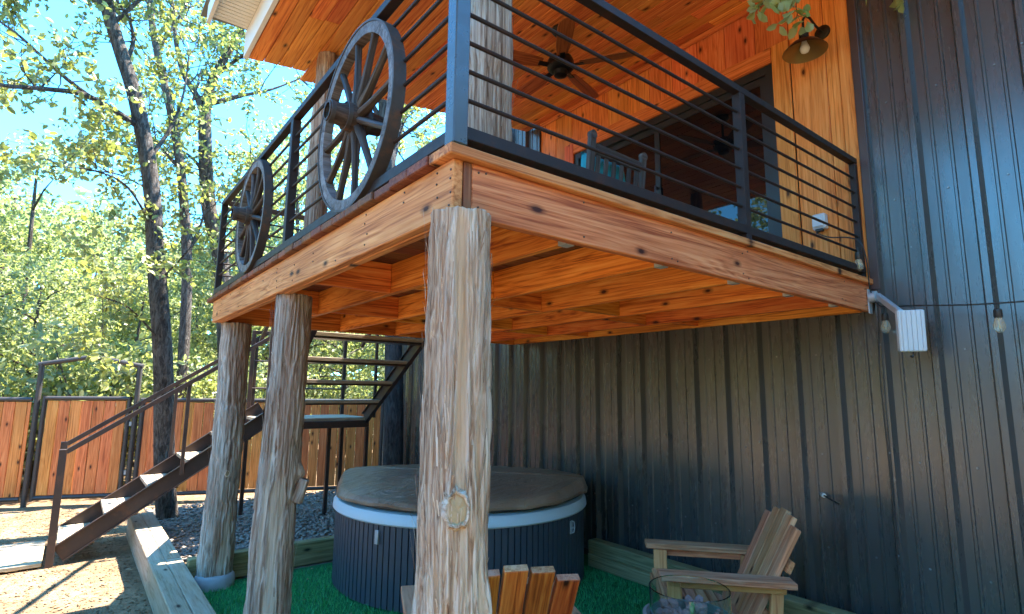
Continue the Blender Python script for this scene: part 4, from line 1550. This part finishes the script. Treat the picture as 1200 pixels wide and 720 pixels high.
# gate and its arch
gt = thing('gate', 'cedar plank gate in a dark pipe frame under a peaked pipe arch', 'gate', fp(.6, FG))
for a, b in (((.13, FG + .10), (1.17, FG + .10)), ((.13, 1.42), (1.17, 1.42))):
    rod('frame_rail', gt, fp(a[0], a[1], .0), fp(b[0], b[1], .0), .030, 'pipe_steel', 12)
for s in (.12, 1.18):
    rod('frame_stile', gt, fp(s, FG + .07), fp(s, 1.45), .030, 'pipe_steel', 12)
s = .155
while s < 1.14:
    w = min(.142, 1.145 - s)
    board('plank', gt, fp(s + w / 2, FG + .135, rng.uniform(-.003, .003)), fp(s + w / 2, 1.385, rng.uniform(-.003, .003)), w - .006, .018, 'fence_board', FD)
    s += .142
ar = thing('gate_arch', 'tall dark pipe arch with a shallow peak framing the gate', 'arch', fp(.63, FG))
for s in (.03, 1.27):
    rod('upright', ar, fp(s, FG - .1), fp(s, 1.90), .036, 'pipe_steel', 12)
m = MB()
m.tube([fp(-.01, 1.90), fp(.65, 2.03), fp(1.31, 1.90)], .034, 10)
m.build('lintel', 'pipe_steel', ar, True, world=True)
for z in (.35, 1.05):
    m = MB()
    m.box((-.02, -.02, -.03), (.02, .02, .03))
    m.build('hinge', 'galvanised', gt, M=Matrix.Translation(fp(1.225, z)), world=True)

# ------------------------------------------------------------------ trees
def at(u, v, Y):
    """point on the vertical plane y = Y seen at photo pixel (u, v)"""
    d = rt2 * ((u - 600) / FPX) + up2 * ((360 - v) / FPX) + fw
    return CAM + d * ((Y - CAM.y) / d.y)
def rnd_unit(R_):
    while True:
        v = Vector((R_.uniform(-1, 1), R_.uniform(-1, 1), R_.uniform(-1, 1)))
        if .1 < v.length < 1:
            return v.normalized()
def along(pts, t):
    n = len(pts) - 1
    i = min(int(t * n), n - 1)
    f = t * n - i
    return pts[i].lerp(pts[i + 1], f), (pts[i + 1] - pts[i]).normalized()
def sprout(mb, lp, pts, R_, n, ln, r, depth, up_=.15, t0=.15, leaves=8, spread=.05):
    for _ in range(n):
        p, tg = along(pts, R_.uniform(t0, 1))
        d = (rnd_unit(R_) + tg * .5 + Vector((0, 0, up_))).normalized()
        l_ = ln * R_.uniform(.55, 1.2)
        path = [p]
        for q in range(3):
            d = (d + rnd_unit(R_) * .35 + Vector((0, 0, .05))).normalized()
            path.append(path[-1] + d * l_ / 3)
        mb.tube(path, [r, r * .75, r * .5, r * .25], 5 if r > .012 else 4, cap=False)
        if depth > 0:
            sprout(mb, lp, path, R_, max(2, n - 1 if n < 5 else 4), ln * .55, r * .5, depth - 1, up_ * .6, .3, leaves, spread)
        if depth <= 1:
            for q in range(leaves if depth == 0 else leaves // 2):
                c, _t = along(path, R_.uniform(.25, 1))
                lp.append(c + rnd_unit(R_) * spread * R_.random())
def limb(mb, pts, r0, r1, n=10, wob=.03, R_=None):
    pts = smooth_path(pts, 5)
    if R_:
        pts = [p + Vector((R_.uniform(-wob, wob), R_.uniform(-wob, wob), 0)) * .4 for p in pts]
    k = len(pts)
    mb.tube(pts, [r0 + (r1 - r0) * i / (k - 1) for i in range(k)], n)
    return [Vector(p) for p in pts]
def finish_tree(name, label, base, wood_mb, lp, leafmat, size, seed, bark='trunk', group=None, cat='tree', asp=.5, tints=(0, 1)):
    t = thing(name, label, cat, base, 0, group)
    wood_mb.build('trunk', bark, t, True, world=True)
    me = leaves_mesh('crown', [tuple(p) for p in lp], size, seed, leafmat, tintlo=tints[0], tinthi=tints[1], asp=asp)
    put('crown', me, None, t, Matrix.Identity(4), True)
    return t
R_ = random.Random(21)
# the oak beside the kerb
mb, lp = MB(), []
tr = limb(mb, [Vector((.235, 6.88, -.2)), at(193, 560, 6.9), at(191, 420, 6.9), at(183, 310, 6.9), at(177, 215, 6.92), at(160, 120, 6.95), at(142, 62, 7), at(121, -10, 7), at(105, -120, 7)], .125, .070, 14)
limbs = [
    ([at(162, 148, 6.93), at(128, 126, 6.8), at(95, 110, 6.6), at(48, 104, 6.4), at(-10, 97, 6.2), at(-90, 60, 6.0)], .045, .012),
    ([at(118, 122, 6.75), at(85, 98, 6.7), at(55, 72, 6.7), at(20, 40, 6.7), at(-30, 5, 6.7)], .030, .010),
    ([at(146, 75, 7), at(156, 50, 7.1), at(150, 20, 7.2), at(128, -10, 7.3)], .032, .012),
    ([at(172, 190, 6.92), at(200, 150, 7.0), at(215, 110, 7.1), at(222, 60, 7.2)], .030, .008),
    ([at(180, 270, 6.9), at(150, 220, 6.6), at(110, 200, 6.4), at(60, 195, 6.2)], .018, .006),
    ([at(186, 330, 6.9), at(215, 300, 6.6), at(240, 270, 6.5)], .014, .005),
    ([at(178, 225, 6.9), at(140, 205, 7.3), at(100, 200, 7.6)], .016, .005),
    ([at(188, 400, 6.9), at(150, 360, 6.5), at(105, 345, 6.2)], .014, .005),
    ([at(110, -60, 7), at(60, -90, 6.7), at(10, -70, 6.4)], .04, .012),
    ([at(112, -60, 7), at(180, -110, 7.2), at(260, -70, 7.5)], .04, .012),
    ([at(130, 30, 7), at(185, -15, 6.8), at(240, -30, 6.6)], .03, .01),
    ([at(125, 10, 7), at(75, -20, 6.8), at(30, -10, 6.6)], .03, .01),
]
for pts, r0, r1 in limbs:
    lpts = limb(mb, pts, r0, r1, 7)
    sprout(mb, lp, lpts, R_, 8, .75, r1 * .9, 2, .12, .2, 6, .06)
finish_tree('oak_tree', 'leaning grey barked oak with sparse yellow-green leaves rising beside the timber kerb', (.2, 6.88, GZ), mb, lp, 'leaf_oak', .072, 3, asp=.55)
# the forked oak beyond the fence
mb, lp = MB(), []
Y2 = 10.2
limb(mb, [at(268, 480, Y2), at(262, 340, Y2), at(255, 285, Y2), at(245, 245, Y2), at(241, 190, Y2), at(240, 138, Y2)], .16, .115, 12)
mb.tube([at(268, 480, Y2), Vector((at(268, 480, Y2).x, Y2, GZ - .4))], .165, 12)
for pts, r0, r1 in (
    ([at(240, 140, Y2), at(247, 100, Y2), at(262, 70, Y2), at(281, 38, Y2), at(290, -20, Y2)], .10, .04),
    ([at(240, 138, Y2), at(230, 112, Y2), at(214, 84, Y2), at(205, 40, Y2), at(200, -20, Y2)], .07, .03),
    ([at(243, 122, Y2), at(262, 118, Y2), at(285, 112, Y2), at(318, 105, Y2), at(352, 92, Y2)], .06, .015),
    ([at(256, 86, Y2), at(275, 72, Y2), at(292, 60, Y2 - .4)], .05, .015),
    ([at(243, 210, Y2), at(225, 185, Y2), at(200, 170, Y2 + .3)], .04, .012),
    ([at(250, 265, Y2), at(280, 230, Y2 - .3), at(300, 200, Y2 - .4)], .035, .01),
    ([at(285, -10, Y2), at(320, -40, Y2), at(360, -60, Y2)], .04, .01),
    ([at(203, 30, Y2), at(170, 0, Y2), at(150, -40, Y2)], .04, .01)):
    lpts = limb(mb, pts, r0, r1, 8)
    sprout(mb, lp, lpts, R_, 8, 1.0, .014, 2, .12, .2, 6, .08)
finish_tree('oak_tree', 'forked dark oak with crooked limbs standing behind the fence, left of the roof eave' if False else 'forked dark oak with crooked limbs reaching towards the white eave', (at(268, 480, Y2).x, Y2, GZ), mb, lp, 'leaf_oak', .085, 5, asp=.55)
mb, lp = MB(), []
Y3 = 9.6
limb(mb, [Vector((at(216, 470, Y3).x, Y3, GZ - .3)), at(216, 400, Y3), at(219, 300, Y3), at(212, 200, Y3), at(202, 140, Y3), at(193, 100, Y3), at(180, 40, Y3), at(172, -30, Y3)], .095, .05, 10)
for pts in ([at(205, 150, Y3), at(225, 120, Y3), at(236, 80, Y3)], [at(212, 200, Y3), at(185, 170, Y3), at(160, 150, Y3)], [at(185, 60, Y3), at(210, 20, Y3), at(230, -10, Y3)], [at(219, 300, Y3), at(235, 265, Y3), at(240, 240, Y3)]):
    sprout(mb, lp, limb(mb, pts, .03, .01, 6), R_, 8, .9, .012, 2, .12, .2, 6, .08)
finish_tree('oak_tree', 'slim straight oak just behind the gate, between two stouter trunks', (at(216, 470, Y3).x, Y3, GZ), mb, lp, 'leaf_oak', .08, 6, asp=.55)
# the trunk at the house corner, its shadow put into the bark colour
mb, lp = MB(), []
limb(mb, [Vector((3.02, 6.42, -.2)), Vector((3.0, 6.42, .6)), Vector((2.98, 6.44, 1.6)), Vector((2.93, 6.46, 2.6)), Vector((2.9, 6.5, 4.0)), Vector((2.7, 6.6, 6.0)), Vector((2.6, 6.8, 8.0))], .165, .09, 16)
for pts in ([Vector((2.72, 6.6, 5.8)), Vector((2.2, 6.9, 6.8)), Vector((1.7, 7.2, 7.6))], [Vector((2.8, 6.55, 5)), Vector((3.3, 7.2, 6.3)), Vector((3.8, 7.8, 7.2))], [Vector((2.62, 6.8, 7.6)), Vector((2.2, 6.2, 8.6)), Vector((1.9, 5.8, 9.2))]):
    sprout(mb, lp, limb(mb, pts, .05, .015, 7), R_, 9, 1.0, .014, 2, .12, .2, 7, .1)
finish_tree('oak_tree', 'dark tree trunk with shadow in its bark colour, standing at the corner of the metal wall behind the hot tub', (3.02, 6.42, 0), mb, lp, 'leaf_oak', .085, 7, bark='trunk_shaded')

# woodland behind the fence: shared variants, one object per tree
def clump_points(R_, centres, per, rad):
    g = np.random.default_rng(R_.randrange(10 ** 6))
    c = np.repeat(np.array([tuple(q) for q in centres]), per, axis=0)
    d = g.normal(size=c.shape)
    d /= np.linalg.norm(d, axis=1)[:, None]
    rr = rad * g.uniform(.25, 1.0, len(c)) ** .6 * g.uniform(.7, 1.2, len(c))
    return c + d * rr[:, None] * np.array([1, 1, .7])
def woodland_variant(seed, h, cr, z0, nclump, per, size, rad):
    R_ = random.Random(seed)
    mb = MB()
    lean = Vector((R_.uniform(-.6, .6), R_.uniform(-.6, .6), 0))
    tr = limb(mb, [Vector((0, 0, -.4)), Vector((0, 0, h * .2)) + lean * .15, Vector((0, 0, h * .5)) + lean * .5, Vector((0, 0, h * .92)) + lean], .13, .03, 8)
    cent = []
    for _ in range(12):
        p, tg = along(tr, R_.uniform(.25, .9))
        a = R_.uniform(0, 6.28)
        q = p + Vector((math.cos(a), math.sin(a), R_.uniform(.1, .6))) * cr * R_.uniform(.5, .9)
        mb.tube([p, p.lerp(q, .5) + Vector((0, 0, .12)), q], [.035, .022, .008], 5, cap=False)
    for _ in range(nclump):
        t = R_.random()
        z = z0 + (h - z0) * t
        w = cr * (math.sin(math.pi * (.12 + .82 * t)) ** .7) * math.sqrt(R_.uniform(.15, 1))
        a = R_.uniform(0, 6.28)
        cent.append(Vector((w * math.cos(a), w * math.sin(a), z)) + lean * (z / h))
    pts = clump_points(R_, cent, per, rad)
    wm = mb.mesh('woodland_trunk', True)
    wm.materials.append(MT['trunk'])
    lm = leaves_mesh('woodland_crown', pts, size, seed, 'leaf_wood' if seed % 3 else 'leaf_green', asp=.55)
    return wm, lm
VAR = [woodland_variant(101, 8.5, 2.1, 1.4, 70, 85, .125, .55), woodland_variant(102, 7.0, 1.9, .8, 64, 85, .12, .5),
       woodland_variant(103, 9.5, 2.4, 2.6, 70, 85, .13, .55), woodland_variant(104, 6.0, 1.8, .5, 60, 85, .115, .5)]
WG = 'woodland trees beyond the fence'
spots = []
R_ = random.Random(77)
for i in range(44):
    for _try in range(60):
        ang = math.radians(R_.uniform(-14, 44))
        dist = R_.uniform(12.5, 25)
        x, y = CAM.x + dist * math.sin(ang), CAM.y + dist * math.cos(ang)
        fy = FA.y + (x - FA.x) * FD.y / FD.x
        if y < fy + 1.7 or (x > 2.2 and y < 9.3):
            continue
        if all((x - a) ** 2 + (y - b) ** 2 > 2.0 for a, b in spots):
            spots.append((x, y))
            break
for i, (x, y) in enumerate(spots):
    wm, lm = VAR[i % 4]
    dist = math.hypot(x - CAM.x, y - CAM.y)
    t = thing('woodland_tree', 'leafy yellow-green woodland tree among the others beyond the cedar fence', 'tree', (x, y, GZ), R_.uniform(0, 6.28), WG)
    s = R_.uniform(.66, .92) * (1 if dist > 15 else .78)
    put('trunk', wm, None, t, Matrix.Diagonal((s, s, s, 1)))
    put('crown', lm, None, t, Matrix.Diagonal((s, s, s, 1)))
for i in range(9):
    wm, lm = VAR[i % 4]
    x, y = -10.5 - R_.uniform(0, 5), 6.3 + i * 1.6 + R_.uniform(-.4, .4)
    t = thing('woodland_tree', 'leafy tree across the yard, reflected in the porch door glass', 'tree', (x, y, GZ), R_.uniform(0, 6.28), 'trees across the yard')
    s = R_.uniform(1.15, 1.4)
    put('trunk', wm, None, t, Matrix.Diagonal((s, s, s, 1)))
    put('crown', lm, None, t, Matrix.Diagonal((s, s, s, 1)))
for i in range(11):  # unseen trees added behind the camera to darken the siding's reflections
    wm, lm = VAR[i % 4]
    x, y = -9 + i * 1.7 + R_.uniform(-.5, .5), -9.5 - R_.uniform(0, 5)
    t = thing('woodland_tree', 'leafy unseen tree added at the back of the yard, mirrored darkly in the siding', 'tree', (x, y, GZ), R_.uniform(0, 6.28), 'unseen trees added at the back of the yard')
    s = R_.uniform(.9, 1.2)
    put('trunk', wm, None, t, Matrix.Diagonal((s, s, s, 1)))
    put('crown', lm, None, t, Matrix.Diagonal((s, s, s, 1)))
# understorey shrubs along the fence
def shrub_variant(seed):
    R_ = random.Random(seed)
    mb = MB()
    cent = []
    for _ in range(9):
        a = R_.uniform(0, 6.28)
        q = Vector((math.cos(a) * R_.uniform(.2, .9), math.sin(a) * R_.uniform(.2, .9), R_.uniform(.8, 2.3)))
        mb.tube([Vector((q.x * .1, q.y * .1, -.1)), q * .5 + Vector((0, 0, .1)), q], [.022, .014, .005], 5, cap=False)
        cent += [q, q * .75, q * .55 + Vector((0, 0, .1))]
    wm = mb.mesh('shrub_stems', True)
    wm.materials.append(MT['trunk'])
    return wm, leaves_mesh('shrub_leaves', clump_points(R_, cent, 95, .42), .095, seed, 'leaf_wood' if seed % 2 else 'leaf_green', asp=.5)
SV = [shrub_variant(201), shrub_variant(202)]
for i in range(20):
    s = -4.6 + i * .62 + R_.uniform(-.15, .15)
    p = fp(s, GZ, -R_.uniform(1.3, 2.6))
    if p.x > 2.6:
        continue
    t = thing('shrub', 'bushy yellow-green shrub growing close behind the cedar fence', 'shrub', p, R_.uniform(0, 6.28), 'shrubs behind the fence')
    k = R_.uniform(.85, 1.25)
    put('stems', SV[i % 2][0], None, t, Matrix.Diagonal((k, k, k, 1)))
    put('foliage', SV[i % 2][1], None, t, Matrix.Diagonal((k, k, k, 1)))
# the wood as one mass farther back, on all open sides
def far_wood():
    g = np.random.default_rng(55)
    n = 60000
    ang = np.radians(g.uniform(-215, 60, n))
    dist = g.uniform(26, 36, n)
    top = np.where(np.degrees(ang) < -120, 1.15, np.where(np.degrees(ang) < -25, .62, .9)) * (7.2 + 3.0 * vnoise(np.degrees(ang) / 5.0 + 50, dist * 0, 3) + 1.6 * vnoise(np.degrees(ang) / 1.7 + 50, dist * 0, 4))
    z = g.uniform(0, 1, n) ** .85 * top
    x, y = CAM.x + dist * np.sin(ang), CAM.y + dist * np.cos(ang)
    me = leaves_mesh('far_woodland', np.stack([x, y, z], -1), .46, 56, 'leaf_wood', asp=.75)
    tag(put('far_woodland', me, None), 'mass of pale green woodland far behind the fence and the yard', 'woodland', kind='stuff')
far_wood()

# shade trees standing in the yard beside and behind the camera
def shade_tree(base, cc, rad, ncl, per, seed, label, extra=None, size=.15):
    R_ = random.Random(seed)
    mb = MB()
    b, c = Vector(base), Vector(cc)
    fork = b.lerp(Vector((c.x, c.y, c.z - rad[2])), .8)
    limb(mb, [b - Vector((0, 0, .3)), b + Vector((.05, .02, 1.6)), b.lerp(fork, .6), fork], .22, .14, 12)
    cent = []
    for _ in range(ncl):
        v = rnd_unit(R_) * (R_.random() ** .4)
        cent.append(c + Vector((v.x * rad[0], v.y * rad[1], v.z * rad[2])))
    for q in cent[:16]:
        mid = fork.lerp(q, .5) + Vector((0, 0, .3))
        limb(mb, [fork, mid, q], .06, .012, 6)
    lp = [tuple(p) for p in clump_points(R_, cent, per, .62)]
    if extra:
        lp2 = []
        for pts, n_, kw in extra:
            path = limb(mb, pts, .05, .006, 7)
            sprout(mb, lp2, path, R_, n_, .20, .003, 1, -.1, .93, 5, .03)
        t = finish_tree('oak_tree', label, base, mb, lp, 'leaf_shade', size, seed)
        me = leaves_mesh('leaf_sprig', [tuple(p) for p in lp2], .062, seed + 1, 'leaf_green', tintlo=.6, asp=.6)
        put('leaf_sprig', me, None, t, Matrix.Identity(4), True)['kind'] = 'stuff'
        return t
    return finish_tree('oak_tree', label, base, mb, lp, 'leaf_shade', size, seed)
shade_tree((-3.6, -2.9, GZ), (-3.4, -3.0, 7.6), (2.3, 2.0, 1.5), 60, 110, 301, 'large oak whose lowest branch hangs leaves in front of the lamp and siding',
           extra=[([(-2.9, -2.4, 5.6), (-.6, -1.5, 6.0), (1.0, -.7, 5.0), (1.85, -.26, 4.2), (2.06, -.2, 3.80)], 6, 0),
                  ([(1.0, -.7, 5.0), (2.0, -.6, 4.9), (2.9, -.38, 4.5), (3.12, -.33, 4.27)], 2, 0)])
